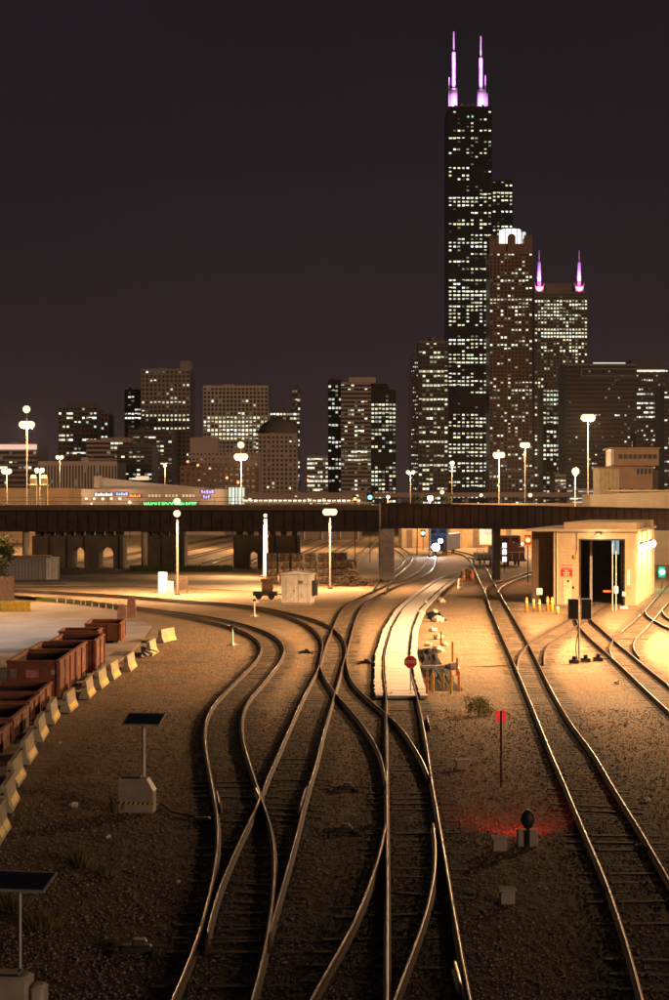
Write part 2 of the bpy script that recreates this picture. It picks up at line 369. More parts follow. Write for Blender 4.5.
L_L = [(644.7,608.5),(646,613.5),(652,618.7),(669,627),(700,642)]
L_R = [(661.8,608),(664,614),(669,618.2),(690,627.5),(715,638)]
M_L = [(395,549),(401.5,553.4),(404.9,557.5),(402,564),(392.6,571),(379.5,580),(374,588),(371.5,592)]
M_R = [(401,547.4),(407,550.8),(411.8,555.5),(411.6,560.5),(405,568),(392.6,578),(387,586),(385,592)]
I_L = [(484.5,592),(486.5,587),(494.4,582.5),(506,579.5),(522,574),(545,566)]
I_R = [(497.5,592),(500,587.5),(506,583.5),(522,577.5),(545,569)]
track('leftmost track snaking in an S past the solar panel to the lower left', A_L, A_R)
track('track running from the train headlight diagonally down to the lower left', C_L, C_R, near=0, guard=[[(305.8,787),(302,800),(298.2,812)],[(217,790),(219.6,800),(220.4,808)],[(256,787),(259,794),(262.5,802)]])
track('track sweeping in from far left past the white hut and crossing to the middle', B_L, B_R, near=0)
track('middle track coming out of the timber deck straight to the bottom edge', E_L, E_R, guard=[[(427,715),(429.5,726)],[(455,960),(461,984),(466,1003)]])
track('short curved branch splitting from the middle track at the bottom centre', F_L, F_R)
track('single main track running from under the right viaduct to the lower right corner', G_L, G_R)
track('siding leaving the right main track for the shed doorway', H_L, H_R, near=0)
track('track behind the back-to-front solar panel heading to the right edge', J_L, J_R, near=34)
track('spur curving up the right side along the bright shed wall', K_L, K_R, near=22)
track('far right spur crossing at the right edge below the green signal', L_L, L_R, near=26)
track('track bending off under the viaduct left of the train headlight', M_L, M_R, near=0)
track('rusty siding branching right off the main track towards the parked wagons', I_L, I_R, near=0)
far_tracks = [(-36,1),(-30,1),(-24,1),(-18,1),(-12.5,1),(-7.5,1),(-2.6,1),(2.2,1)]
ORD = ['first','second','third','fourth','fifth','sixth','seventh','eighth','ninth','tenth','eleventh','twelfth','thirteenth','fourteenth','last']
words = ['first','second','third','fourth','fifth','sixth','seventh','eighth']
for i, (x, _) in enumerate(far_tracks):
    def ln(off):
        return [((x+off+.05*(y-255))/y*F+UC, (H-RT)*F/y+HZ) for y in (520,440,380,330,300,275,258)]
    track(f'{words[i]} of the yard tracks beyond the left viaduct counted from the left', ln(-.7175), ln(.7175), near=0, ties=False)

# ------------------------------------------------------------------ ground
def build_ground():
    def lines(a, b, step, outs):
        n = int(round((b-a)/step)); l = [a+step*i for i in range(n+1)]
        return [-o for o in reversed(outs)][:0]+l
    xs = [-6000,-2500,-1000,-400,-200,-120,-80]+[-60+.5*i for i in range(241)]+[80,120,200,400,1000,2500,6000]
    ys = [-40,-10,10]+[20+.5*i for i in range(180)]+[110+1.0*i for i in range(221)]+[340,360,400,460,540,700,1000,1600,2600,4500,9000]
    import numpy as np
    cell = {}
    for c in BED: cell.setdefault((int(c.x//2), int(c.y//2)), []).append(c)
    vs = []; bed = []; dust = []
    for y in ys:
        for x in xs:
            d2 = 9.0; kx, ky = int(x//2), int(y//2)
            if -62 < x < 62 and y < 330:
                for i in (-1,0,1):
                    for j in (-1,0,1):
                        for c in cell.get((kx+i,ky+j), ()):
                            q = (c.x-x)**2+(c.y-y)**2
                            if q < d2: d2 = q
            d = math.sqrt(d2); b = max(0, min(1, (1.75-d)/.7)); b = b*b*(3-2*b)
            n = mnoise.noise((x*.35, y*.35, 0))*.5+mnoise.noise((x*1.3,y*1.3,3))*.3
            z = -.05+.05*n if abs(x) < 61 and y < 330 else -.05
            vs.append((x, y, z-.012*(1-b)))
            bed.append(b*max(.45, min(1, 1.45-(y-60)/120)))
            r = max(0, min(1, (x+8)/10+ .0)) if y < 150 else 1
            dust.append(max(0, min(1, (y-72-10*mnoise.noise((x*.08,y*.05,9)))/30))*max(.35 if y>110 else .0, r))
    nx = len(xs); fs = [(j*nx+i, j*nx+i+1, (j+1)*nx+i+1, (j+1)*nx+i) for j in range(len(ys)-1) for i in range(nx-1)]
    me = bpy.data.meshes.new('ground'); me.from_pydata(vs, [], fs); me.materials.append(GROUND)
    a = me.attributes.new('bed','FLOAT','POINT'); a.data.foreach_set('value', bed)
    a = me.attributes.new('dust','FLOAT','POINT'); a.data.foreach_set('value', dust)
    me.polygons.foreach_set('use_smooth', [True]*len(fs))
    o = link('ground', me, None, 'structure'); o['label'] = 'gravel and dirt ground of the rail yard'
build_ground()
def sheet(name, pts, z, m, label):
    o = MB().add([(p.x,p.y,z) for p in pts]+[(p.x,p.y,z-.04) for p in pts],
                 [list(range(len(pts)))]+[[i,len(pts)+i,len(pts)+(i+1)%len(pts),(i+1)%len(pts)] for i in range(len(pts))]).build(name, m, None, kind='structure')
    o['label'] = label; return o
sheet('paved_lot', [G(u,v) for u,v in ((-260,800),(-6,812),(20,770),(48,724),(84,692),(112,668),(138,646),(152,626),(128,613),(100,608.5),(70,604.5),(40,603),(20,606),(-20,612),(-200,620))], .012, PAVE, 'worn paved lot beside the open containers')
sheet('dirt_road', [G(u,v) for u,v in ((-60,583),(10,586),(120,585),(262,591),(262,578),(225,575.5),(120,574.5),(20,576),(-60,577))], .010, mat('packed_dirt_road', (.40,.33,.23), .9, 0, .2, .3, .2, 10, (.22,.17,.11), .6, .2), 'pale packed dirt road in front of the viaduct')

# loose ballast stones close to the camera, too many to count
def stones():
    m = MB(); oc = [(1,0,0),(-1,0,0),(0,1,0),(0,-1,0),(0,0,1),(0,0,-1)]
    of = [(0,2,4),(2,1,4),(1,3,4),(3,0,4),(2,0,5),(1,2,5),(3,1,5),(0,3,5)]
    rnd = random.Random(5); k = 0
    while k < 46000:
        y = 29+50*rnd.random()**1.3; x = rnd.uniform(-.2,.2)*y
        if x < -9.5 and y > 58: continue
        s = rnd.choice((.018,.022,.026,.03,.035,.055 if rnd.random()<.25 else .03)); a = rnd.uniform(0,6.28); ca, sa = math.cos(a), math.sin(a)
        z = -.05+.05*(mnoise.noise((x*.35,y*.35,0))*.5+mnoise.noise((x*1.3,y*1.3,3))*.3)+s*.25
        q = []
        for p in oc:
            px, py, pz = p[0]*s*rnd.uniform(.7,1.3), p[1]*s*rnd.uniform(.7,1.3), p[2]*s*rnd.uniform(.5,.9)
            q.append((x+px*ca-py*sa, y+px*sa+py*ca, z+pz))
        m.add(q, of); k += 1
    o = m.build('ballast_gravel', GRAVEL, None, kind='stuff')
    tag(o, 'loose ballast stones scattered over the near ground', 'gravel')
stones()

# ------------------------------------------------------------------ lamps
def light(name, parent, loc, power, col=(1.0,.60,.26), r=.25, typ='POINT', **kw):
    ld = bpy.data.lights.new(name, typ); ld.energy = power; ld.color = col; ld.shadow_soft_size = r
    for k, v in kw.items(): setattr(ld, k, v)
    o = bpy.data.objects.new(name, ld); COL.objects.link(o); o.parent = parent; o.location = loc
    return o
def yard_lamp(label, u, vh, y, heads=1, power=20000, group=None, r=.35, vbase=None, spread=.6, col=None, globe=None, pole_r=.12, base=None, ring=0, cut=0, cat='yard lamp', name='yard_lamp', twin=None):
    p = at(u, vh, y); hgt = p.z
    root = thing(name, label, cat, (p.x, p.y, -.05), 0, group)
    MB().lathe((0,0,0), [(pole_r*2.2,0),(pole_r*2.2,.12),(pole_r,.2),(pole_r*.55,hgt-.1)], 8).build('pole', POLE if pole_r < .2 else GALV, root, True)
    gm = globe or (AMBER if r >= .25 else AMBER_S)
    hs = []
    for i in range(heads):
        x = (i-(heads-1)/2)*spread*1.6
        arm = MB().tube((0,0,hgt-.15),(x,-.55,hgt+.05),.05,.04,6)
        hs.append((x,-.55,hgt))
        arm.build('arm', POLE, root)
    for i in range(ring):                       # floodlights set in a ring round the mast head
        a = 2*math.pi*i/ring+.4; hs.append((r*1.15*math.cos(a), -.2+r*1.15*math.sin(a), hgt+.15*r))
    if twin: hs.append((.0,-.5,hgt+twin))
    if twin: MB().tube((0,0,hgt-.2),(0,0,hgt+twin),.06,.05,6).build('mast_top', POLE, root)
    for x, yy, z in hs:
        hd = MB().lathe((x,yy,z), [(r*.45,r*.72),(r*.40,r*.95),(r*.2,r*1.15)], 10).build('lamp_housing', DARKM, root, True)
        MB().ball((x,yy,z), r, 12, 8).build('globe', gm, hd, True)
    if power and cut: light('lamp_light', root, (0,-.6,hgt-r-.25), power, col or (1.0,.57,.26), .3, 'SPOT', spot_size=R(cut), spot_blend=.35)
    elif power: light('lamp_light', root, (0,-.6,hgt-r-.25), power, col or (1.0,.58,.27), .3)
    return root
yard_lamp('tall mast with a double cluster of glaring lamps at far left', 27, 425, 300, 0, 55000, r=.62, ring=6, twin=2.6)
yard_lamp('glaring street lamp at the left edge behind the viaduct railing', 7, 471, 330, 2, 9000, r=.5)
yard_lamp('street lamp between two pale posts left on the viaduct skyline', 40, 470, 340, 2, 9000, r=.48)
yard_lamp('street lamp in front of the ribbed long building', 60, 457, 420, 2, 10000, r=.46)
yard_lamp('small lone lamp before the old stone building', 165, 465, 500, 1, 15000, r=.5)
yard_lamp('tall lamp mast with two stacked heads in front of the grid office block', 241, 457, 330, 0, 45000, r=.62, ring=6, twin=2.2)
yard_lamp('lamp post beside the white cabinets with two stacked heads', 177.5, 513, 174, 1, 32000, cut=152, r=.34, twin=1.15)
yard_lamp('glaring lamp behind the stack of old sleepers', 330, 512, 186, 0, 26000, cut=152, r=.36, ring=5)
yard_lamp('lamp on a brightly lit pole left of the sleeper stack', 265.5, 515, 215, 1, 13000, cut=152, r=.22, pole_r=.32, globe=AMBER)
yard_lamp('small lamp above the viaduct joint', 388, 496.5, 330, 1, 6000, r=.34)
yard_lamp('lamp post at the foot of the slim light-strung tower', 410.5, 472, 440, 2, 12000, r=.48, spread=.8)
yard_lamp('street lamp at the foot of the black twin antenna tower', 452, 463, 420, 1, 14000, r=.55)
yard_lamp('big street lamp between the black tower and the brown tower', 499, 455, 340, 0, 50000, r=.55, ring=5)
yard_lamp('big street lamp at the foot of the brown crowned tower', 525, 445, 400, 0, 50000, r=.55, ring=5)
yard_lamp('glaring tall mast lamp in front of the wide dark block', 588, 418, 300, 0, 90000, r=.6, ring=6)
yard_lamp('low lamp left of the control tower', 575, 471, 290, 1, 16000, r=.6)
yard_lamp('white lamp standing on the right viaduct skyline', 430, 498, 290, 1, 2500, r=.42, col=(.8,.9,1), globe=WHITE_L)
# unseen yard lamps past the right and left edges, added to light the ground
yard_lamp('tall yard lamp out of the picture on the right side of the yard', 985, 330, 118, 3, 540000, r=.4, cut=162)
yard_lamp('second yard lamp added out of the picture on the right, nearer the deck', 730, 300, 112, 2, 88000, r=.4, cut=142)
yard_lamp('unseen yard lamp off to the left of the paved lot', -130, 430, 124, 2, 13000, r=.4, cut=125, col=(.75,.85,1.0), globe=WHITE_L)
yard_lamp('unseen added yard lamp over the far right spur beyond the shed', 760, 440, 190, 2, 32000, cut=152, r=.4)
yard_lamp('unseen added amber yard lamp off to the left beyond the board fence', -120, 420, 158, 2, 70000, cut=152, r=.4)
# pin-prick lights of the streets beyond the viaducts
for i, (u, v, y, r) in enumerate(sorted([(250,499.5,420,.36),(296,497,520,.42),(357,496,560,.5),(233,503,400,.25),(442,492,520,.62),(481,495,520,.5),(530,495,520,.6),(601,492,520,.4),(609,492,520,.4),(92,503.5,420,.25),(130,502,430,.42),(383,489,640,.35),(290,488,640,.4),(268,487,640,.4),(478,503,700,.3)])):
    yard_lamp(f'small amber street lamp glimmering low beyond the viaducts, {ORD[i]} from the left', u, v, y, 1, 0, 'small street lamps beyond the viaduct', r=r, name='street_lamp', cat='street lamp', pole_r=.09)

# ------------------------------------------------------------------ viaducts
def viaduct_left():
    Y = 241; s = Y/F
    root = thing('railway_viaduct', 'long dark steel girder viaduct crossing the left half', 'viaduct', (0,Y,0))
    x0, x1 = -80, (385-UC)*s; zt, zb = 8.15, 4.85
    MB().box(x0, x1, .25, 9, zb+.1, zt).build('girder', GIRD, root)
    MB().box(x0, x1, -.25, .25, zb-.05, zb+.2).build('bottom_flange', GIRD, root)
    MB().box(x0, x1, -.6, 9.2, zt, zt+.14).box(x0, x1, -.62, -.4, zt-.55, zt-.001).build('deck_edge', EDGE, root)
    me = MB().box(-.05,.05,.12,.25,zb+.2,zt-.02).mesh('stiffener', GIRD); x = x0+.5
    while x < x1: link('stiffener', me, root, None, (x,0,0)); x += 1.35
    pm = MB().box(-.035,.035,-.035,.035,zt+.14,zt+1.15).mesh('railing_post', GALV); x = x0+.3
    while x < x1: link('railing_post', pm, root, None, (x,-.4,0)); x += 2.0
    for z in (zt+.6, zt+1.15): MB().tube((x0,-.4,z),(x1,-.4,z),.03,None,5).build('handrail', GALV, root)
    # concrete piers
    def arch(cx, w, h): return [(cx-w/2,0)]+[(cx-w/2*math.cos(math.pi*k/8), h-w/2+w/2*math.sin(math.pi*k/8)) for k in range(9)]+[(cx+w/2,0)]
    def pier(u0, u1, arches, corbel):
        a, b = (u0-UC)*s, (u1-UC)*s; out = [(a,-.2)]
        out[0] = (a, -.2)
        for cu, w, h in arches: out += [(p, q-.2 if q == 0 else q) for p, q in arch((cu-UC)*s, w, h)]
        out += [(b,-.2),(b,4.2),(a,4.2)]
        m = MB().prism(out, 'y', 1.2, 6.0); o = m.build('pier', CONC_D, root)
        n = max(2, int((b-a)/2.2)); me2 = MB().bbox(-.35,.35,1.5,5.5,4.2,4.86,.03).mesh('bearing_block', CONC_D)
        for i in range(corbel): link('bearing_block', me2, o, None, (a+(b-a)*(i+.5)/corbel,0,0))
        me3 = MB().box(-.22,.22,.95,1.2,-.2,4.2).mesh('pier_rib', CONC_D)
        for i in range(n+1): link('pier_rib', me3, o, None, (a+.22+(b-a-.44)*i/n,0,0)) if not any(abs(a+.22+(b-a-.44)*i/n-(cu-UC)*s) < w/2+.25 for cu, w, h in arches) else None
    pier(31,122,[(77,1.55,2.75),(105,1.9,2.75)],9)
    pier(142,184,[],5)
    pier(233,300,[(253,1.1,2.1)],6)
    pier(-130,-60,[],6)
    cl = MB().lathe((0,0,-.2),[(.42,0),(.42,5.05)],12).mesh('column', CREAM, True)
    for u in (25,144): link('column', cl, root, None, ((u-UC)*s,.6,0))
    return root
viaduct_left()
def viaduct_right():
    root = thing('railway_viaduct', 'nearer dark plate girder viaduct crossing the right half behind the shed', 'viaduct', (0,208,0))
    s = 208/F; x0, x1 = (381-UC)*s, 62
    def zt(x): return 8.62-.62*(x-x0)/(37.5-x0)
    def zb(x): return 5.80-.25*(x-x0)/(37.5-x0)
    def slab(y0, y1, f0, f1, xa=x0, xb=x1): 
        return MB().add([(xa,y0,f0(xa)),(xb,y0,f0(xb)),(xb,y1,f0(xb)),(xa,y1,f0(xa)),(xa,y0,f1(xa)),(xb,y0,f1(xb)),(xb,y1,f1(xb)),(xa,y1,f1(xa))],[(0,3,2,1),(4,5,6,7),(0,1,5,4),(1,2,6,5),(2,3,7,6),(3,0,4,7)])
    slab(.2, 8.5, zb, zt).build('girder', GIRD, root)
    slab(-.2, .2, lambda x: zt(x)-.12, lambda x: zt(x)+.03).build('top_flange', GIRD, root)
    slab(-.25, .2, lambda x: zb(x)-.06, lambda x: zb(x)+.14).build('bottom_flange', GIRD, root)
    me = MB().box(-.04,.04,.1,.2,5.95,7.95).mesh('stiffener', GIRD); x = x0+.1
    while x < x1:
        o = link('stiffener', me, root, None, (x,0,0)); k = (zt(x)-zb(x)-.27)/2.0
        o.scale = (1,1,k); o.location.z = zb(x)+.145-5.95*k; x += .92
    cm = MB().bbox(-.38,.38,.5,3.5,-.2,5.62,.05).mesh('column', GIRD)
    for u in (497.5,): link('column', cm, root, None, ((u-UC)*s,0,0))
    bm = MB().bbox(-.85,.85,.3,3.8,-.2,5.72,.08); bm.build('abutment', CONC, root, loc=((383-UC)*s+.35,-3.0,0))
    return root
viaduct_right()

# ------------------------------------------------------------------ shed on the right
SHEDW = mat('painted_block_wall', (.40,.31,.20), .8, 0, .10, 1.2, 0, 14, (.30,.22,.12), .45, .55)
def block_joints(m):
    t = m.node_tree; N = t.nodes; b = N['Principled BSDF']; tc = N.new('ShaderNodeTexCoord'); mp = N.new('ShaderNodeMapping'); mp.inputs['Rotation'].default_value = (R(90),0,0)
    br = N.new('ShaderNodeTexBrick'); br.inputs['Scale'].default_value = 1.0; br.inputs['Brick Width'].default_value = .6; br.inputs['Row Height'].default_value = .3; br.inputs['Mortar Size'].default_value = .012
    t.links.new(tc.outputs['Object'], mp.inputs[0]); t.links.new(mp.outputs[0], br.inputs['Vector'])
    bp = N.new('ShaderNodeBump'); bp.inputs['Strength'].default_value = .7; bp.inputs['Distance'].default_value = .02; bp.invert = True
    t.links.new(br.outputs['Fac'], bp.inputs['Height']); t.links.new(bp.outputs[0], b.inputs['Normal'])
block_joints(SHEDW)
def shed():
    O = Vector((18.85,158.0,0)); a = -R(13.8)
    root = thing('engine_shed', 'cream flat roofed engine shed with a wide dark doorway and red danger sign', 'shed', O, a)
    W, D, Hh = 6.9, 22.0, 6.25; dx0, dx1, dz = 2.22, 6.1, 5.62
    MB().box(0,dx0,0,.3,-.1,Hh).box(dx1,W,0,.3,-.1,Hh).box(dx0,dx1,0,.3,dz,Hh).build('front_wall', SHEDW, root)
    MB().tube((.3,-.08,0),(.3,-.08,Hh-.05),.05,None,8).build('downpipe', GALV, root); MB().path([(2.0,-.04,Hh-.1),(2.0,-.04,4.6),(1.9,-.04,4.3)],.025).build('conduit', BROWN, root)
    m = MB().box(W-.25,W,.3,D,-.1,Hh); m.build('side_wall', SHEDW, root)
    rb = MB().box(W,W+.22,-.18,.18,-.1,Hh-.1).mesh('wall_rib', CREAM)
    for i in range(8): link('wall_rib', rb, root, None, (0,1.2+i*2.85,0))
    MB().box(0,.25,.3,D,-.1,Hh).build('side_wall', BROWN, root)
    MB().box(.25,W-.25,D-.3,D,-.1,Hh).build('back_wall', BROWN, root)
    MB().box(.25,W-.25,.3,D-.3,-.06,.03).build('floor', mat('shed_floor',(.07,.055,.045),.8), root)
    MB().box(-2.35,W+.35,-.35,D+.2,Hh,Hh+.22).build('roof', mat('pale_roof_edge',(.34,.28,.21),.8,0,.1), root)
    MB().bbox(.8,W+.1,.4,D-.2,Hh+.22,Hh+.78,.05).build('roof_parapet', SHEDW, root)
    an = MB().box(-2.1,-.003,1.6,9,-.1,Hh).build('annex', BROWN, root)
    me = MB().box(-.03,.03,-.035,.0,0,Hh-.1).mesh('sheet_seam', BROWN)
    for i in range(6): link('sheet_seam', me, an, None, (-1.95+i*.36,1.6,0))
    # door frame, posts, hints of the inside
    MB().box(dx0,dx0+.1,-.05,.35,0,dz).box(dx1-.1,dx1,-.05,.35,0,dz).box(dx0+.1,dx1-.1,-.05,.35,dz-.12,dz-.001).build('door_frame', DARKM, root)
    # lit panes at the back of the shed
    fr = MB().box(2.95,3.75,D-.45,D-.3,3.6,5.3).build('back_window', DARKM, root)
    for x0 in (3.0,3.4): MB().box(x0,x0+.32,D-.48,D-.45,3.68,5.22).build('pane', emit('moonlit_pane',(.55,.75,.85),.55), fr)
    MB().box(2.75,2.95,3.5,3.7,.03,5.6).build('inner_post', GALV, root)
    rl = MB()
    for i in range(9): rl.box(5.45,5.95,4.0,4.06,.8+i*.5,.86+i*.5)
    rl.box(5.44,5.5,3.98,4.08,0,5.5); rl.box(5.9,5.96,3.98,4.08,0,5.5); rl.build('inner_ladder', GALV, root)
    MB().box(4.1,5.2,1.6,1.8,1.0,1.14).build('inner_beam', ORNG, root)
    # sign
    def sgn(z0, z1, rows):
        o = MB().bbox(.62,1.62,-.04,-.005,z0,z1,.01).build('danger_sign', REDP, root); return o
    sA = sgn(3.05,3.37,1); sB = sgn(2.40,2.98,2)
    for txt, z, sz, par in (('DANGER',3.21,.26,sA),('NO',2.86,.17,sB),('CLEAR-',2.69,.19,sB),('ANCE',2.5,.19,sB)):
        text('lettering', txt, (1.12,-.05,z), sz, WHITE, par)
    MB().box(.85,1.55,-.03,0,.05,2.15).build('small_door', mat('cream_door',(.52,.43,.27),.7), root)
    for x, z in ((1.2,1.9),(1.62,1.35)): MB().box(x,x+.14,-.07,0,z,z+.2).build('wall_box', BLACK, root)
    MB().box(1.75,2.0,-.16,0,3.95,4.25).build('wall_box', ORNG, root)
    MB().box(6.3,6.62,-.08,0,1.4,1.55).build('orange_plate', ORNG, root)
    MB().box(6.3,6.5,-.06,0,1.7,3.0).build('notice_board', WHITE, root)
    for i, y in enumerate((2.6,8.3,14.0)):
        l = MB().bbox(W+.22,W+.62,y-.25,y+.25,5.0,5.3,.04).build('wall_lamp', DARKM, root)
        MB().ball((W+.50,y,4.92),.36,8,5).build('lens', emit('wall_lamp_lens',(1,.84,.5),60), l, True)
        light('lamp_light', root, (W+.75,y,4.5), 1100, (1,.66,.33), .2)
    light('lamp_light', root, (3.9,-.9,5.9), 160, (1,.68,.36), .25)
    MB().bbox(3.7,4.1,-.7,0,5.95,6.15,.03).build('porch_lamp', DARKM, root)
FONT = None
def text(name, txt, loc, size, m, parent=None, rot=(R(90),0,0), ext=.004, width=None):
    cu = bpy.data.curves.new(name, 'FONT'); cu.body = txt; cu.size = size; cu.extrude = ext; cu.align_x = 'CENTER'; cu.align_y = 'CENTER'; cu.resolution_u = 2
    cu.offset = size*.012
    t = bpy.data.objects.new('tmp', cu); COL.objects.link(t); bpy.context.view_layer.update()
    me = bpy.data.meshes.new_from_object(t.evaluated_get(bpy.context.evaluated_depsgraph_get()))
    bpy.data.objects.remove(t); bpy.data.curves.remove(cu)
    me.materials.clear(); me.materials.append(m)
    if width:
        xs = [v.co.x for v in me.vertices]; k = width/(max(xs)-min(xs))
        for v in me.vertices: v.co.x *= k
    o = bpy.data.objects.new(name, me); COL.objects.link(o); o.location = loc; o.rotation_euler = rot
    if parent: o.parent = parent
    return o
shed()

# ------------------------------------------------------------------ timber road deck over the middle track
def deck():
    root = thing('timber_deck', 'long pale timber deck laid over the middle track as a road', 'road deck', (0,0,0))
    cl = [G(u,v,RT) for u,v in [((a+c)/2,(b+d)/2) for (a,b),(c,d) in zip(
        [(443.5,575.8),(419.6,593.3),(402.9,607.8),(391,627),(384,652),(384,680),(386,695)],
        [(453,578),(434,593.3),(419,607.8),(411,629),(407.7,655),(412.5,680),(417,695)])]]
    pts = [cl[0]]
    for a, b in zip(cl, cl[1:]):
        n = max(2,int((b-a).length)); pts += [a.lerp(b,(k+1)/n) for k in range(n)]
    for _ in range(14): pts = [pts[0]]+[pts[i-1]*.25+pts[i]*.5+pts[i+1]*.25 for i in range(1,len(pts)-1)]+[pts[-1]]
    pts.reverse(); d = 0; row = []; last = pts[0]; nxt = .0
    for a, b in zip(pts, pts[1:]):
        L = (b-a).length
        while nxt <= d+L:
            row.append((a.lerp(b,(nxt-d)/L),(b-a).normalized())); nxt += .74
        d += L
    me = {}
    for key, x0, x1 in (('l',-1.19,-.82),('m',-.62,.62),('r',.82,1.19)):
        me[key] = [MB().bbox(x0+random.uniform(-.03,.03),x1+random.uniform(-.03,.03),0.004,.734,-.14,.0,.006).mesh('deck_plank', WOOD) for _ in range(3)]
    n = 0
    for p, dr in row:
        if p.y > 205: break
        a = math.atan2(dr.y, dr.x)-math.pi/2
        for key in 'lmr':
            o = link('deck_plank', random.choice(me[key]), root, None, (p.x,p.y,RT-.02+random.uniform(-.006,.004)), a+random.uniform(-.004,.004)); n += 1
    # red stop board across the track with its post in the deck
    st = thing('stop_sign', 'red octagonal stop sign on a thin post between the rails of the timber deck', 'stop sign', G(417,693.5))
    y = st.location.y
    c = at(410.5,662,y)-st.location
    o8 = lambda r, yy: [(c.x+r*math.cos(R(22.5+45*i)), yy, c.z+r*math.sin(R(22.5+45*i))) for i in range(8)]
    MB().loft([o8(.315,-.0),o8(.315,.012)]).build('sign_rim', WHITE, st)
    f = MB().loft([o8(.29,-.008),o8(.29,-.001)]).build('sign_face', mat('red_reflective_face',(.55,.03,.022),.5,0,.08), st)
    text('lettering', 'STOP', (c.x,-.014,c.z), .20, WHITE, f)
    MB().tube((c.x,.03,-.1),(c.x,.03,c.z+.2),.03,None,6).build('post', GALV, st)
    b = thing('end_board', 'low red board closing the near end of the timber deck', 'end board', G(407,696.5))
    MB().bbox(-.78,.30,-.06,.06,-.05,.14,.02).build('board', REDP, b)
    for x in (-.7,.2): MB().bbox(x-.05,x+.05,.06,.16,-.06,.2,.01).build('peg', WOOD, b)
deck()

# ------------------------------------------------------------------ containers and barriers at left
def bin_(label, x, y0, y1, Hh, W=2.3, rz=.03, name='open_container', placard=False, tall=False):
    root = thing(name, label, 'container', (x,y0,.0), rz, 'open rusty containers in a line')
    L = y1-y0; t = .07; z0 = .18
    def wall(nm, *b): return MB().box(*b).build(nm, [BIN], root)
    wall('side_wall', -t,0,0,L,z0,Hh); wall('side_wall', -W,-W+t,0,L,z0,Hh)
    wall('end_wall', -W+t,-t,0,t,z0,Hh); wall('end_wall', -W+t,-t,L-t,L,z0,Hh)
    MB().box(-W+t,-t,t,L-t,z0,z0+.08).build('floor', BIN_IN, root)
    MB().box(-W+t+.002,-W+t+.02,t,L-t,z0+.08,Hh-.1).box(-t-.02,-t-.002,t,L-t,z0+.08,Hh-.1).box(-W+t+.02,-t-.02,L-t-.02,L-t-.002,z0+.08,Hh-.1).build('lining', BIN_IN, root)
    rim = MB()
    rim.box(-W-.04,-W+t+.04,-.05,L+.05,Hh,Hh+.1).box(-t-.04,.04,-.05,L+.05,Hh,Hh+.1).box(-W+t+.041,-t-.041,-.05,t+.04,Hh,Hh+.1).box(-W+t+.041,-t-.041,L-t-.04,L+.05,Hh,Hh+.1)
    rim.build('top_rail', BIN, root)
    rib = MB().box(.0,.055,-.05,.05,z0,Hh-.002).mesh('rib', BIN); n = max(2,int(L/2.1))
    for i in range(n+1): link('rib', rib, root, None, (0,.06+(L-.12)*i/n,0))
    rb2 = MB().box(-.05,.05,-.09,0,z0,Hh-.002).mesh('rib', BIN)
    for i in range(4): link('rib', rb2, root, None, (-W+.06+(W-.12)*i/3,0,0)) if tall is False or i in (0,3) else None
    wm = MB().lathe((0,0,0),[(.10,-.07),(.10,.07)],10).mesh('wheel', DARKM)
    for sx in (-.25,-W+.25):
        for sy in (.5,L-.5):
            w = link('wheel', wm, root, None, (sx,sy,.1)); w.rotation_euler = (0,R(90),0)
    MB().box(-.5,-.2,.2,L-.2,.08,z0).box(-W+.2,-W+.5,.2,L-.2,.08,z0).build('skid_beam', DARKM, root)
    if placard:
        p = MB().box(-1.48,-.88,-.03,-.001,1.05,1.42).build('placard', mat('red_placard',(.42,.10,.08),.6), root)
        for i in range(4): MB().box(-1.43,-.93+(-.1*(i%2)),-.036,-.0301,1.09+i*.08,1.125+i*.08).build('lettering_line', mat('faded_lettering',(.5,.36,.33),.7), p)
        q = MB().box(-2.14,-1.88,-.03,-.001,1.08,1.45).build('label_plate', mat('grimy_label',(.3,.26,.24),.7), root)
        for i in range(5): MB().box(-2.12,-1.9,-.036,-.0301,1.1+i*.065,1.12+i*.065).build('lettering_line', DARKM, q)
        MB().box(-.34,-.18,-.03,-.001,1.2,1.4).build('label_plate', mat('pale_tag',(.45,.4,.36),.7), root)
    # faded panel letters on the lit side
    for i in range(2):
        y = L*(.3+.4*i); MB().box(.0,.012,y-.18,y+.18,z0+(Hh-z0)*.45,z0+(Hh-z0)*.75).build('faded_label', mat('faded_side_label',(.34,.2,.13),.8), root)
    return root
bin_('nearest low rusty container, cut by the left edge of the frame', -11.45, 59.5, 66.0, .86)
bin_('low rusty open container, second from the front at the left edge', -11.75, 67.0, 71.7, .90)
bin_('low rusty open container, third from the front', -12.05, 72.4, 75.4, .92)
bin_('low rusty open container right in front of the tall one with the red placard', -12.25, 76.1, 80.4, .92)
bin_('tall rusty container with a red placard on its near end', -12.25, 81.6, 88.0, 1.72, placard=True, tall=True)
bin_('tall rusty container in the middle of the three tall ones', -12.5, 88.6, 93.6, 1.66, tall=True)
bin_('hindmost of the three tall rusty containers', -12.3, 94.4, 99.2, 1.64, tall=True)
bin_('short rusty container standing apart beyond the tall ones', -13.9, 108.0, 111.0, 1.15, W=2.3, rz=.05)
bin_('far short rusty container just right of the one standing apart', -13.35, 114.5, 119.0, 1.15, W=2.2, rz=.05)
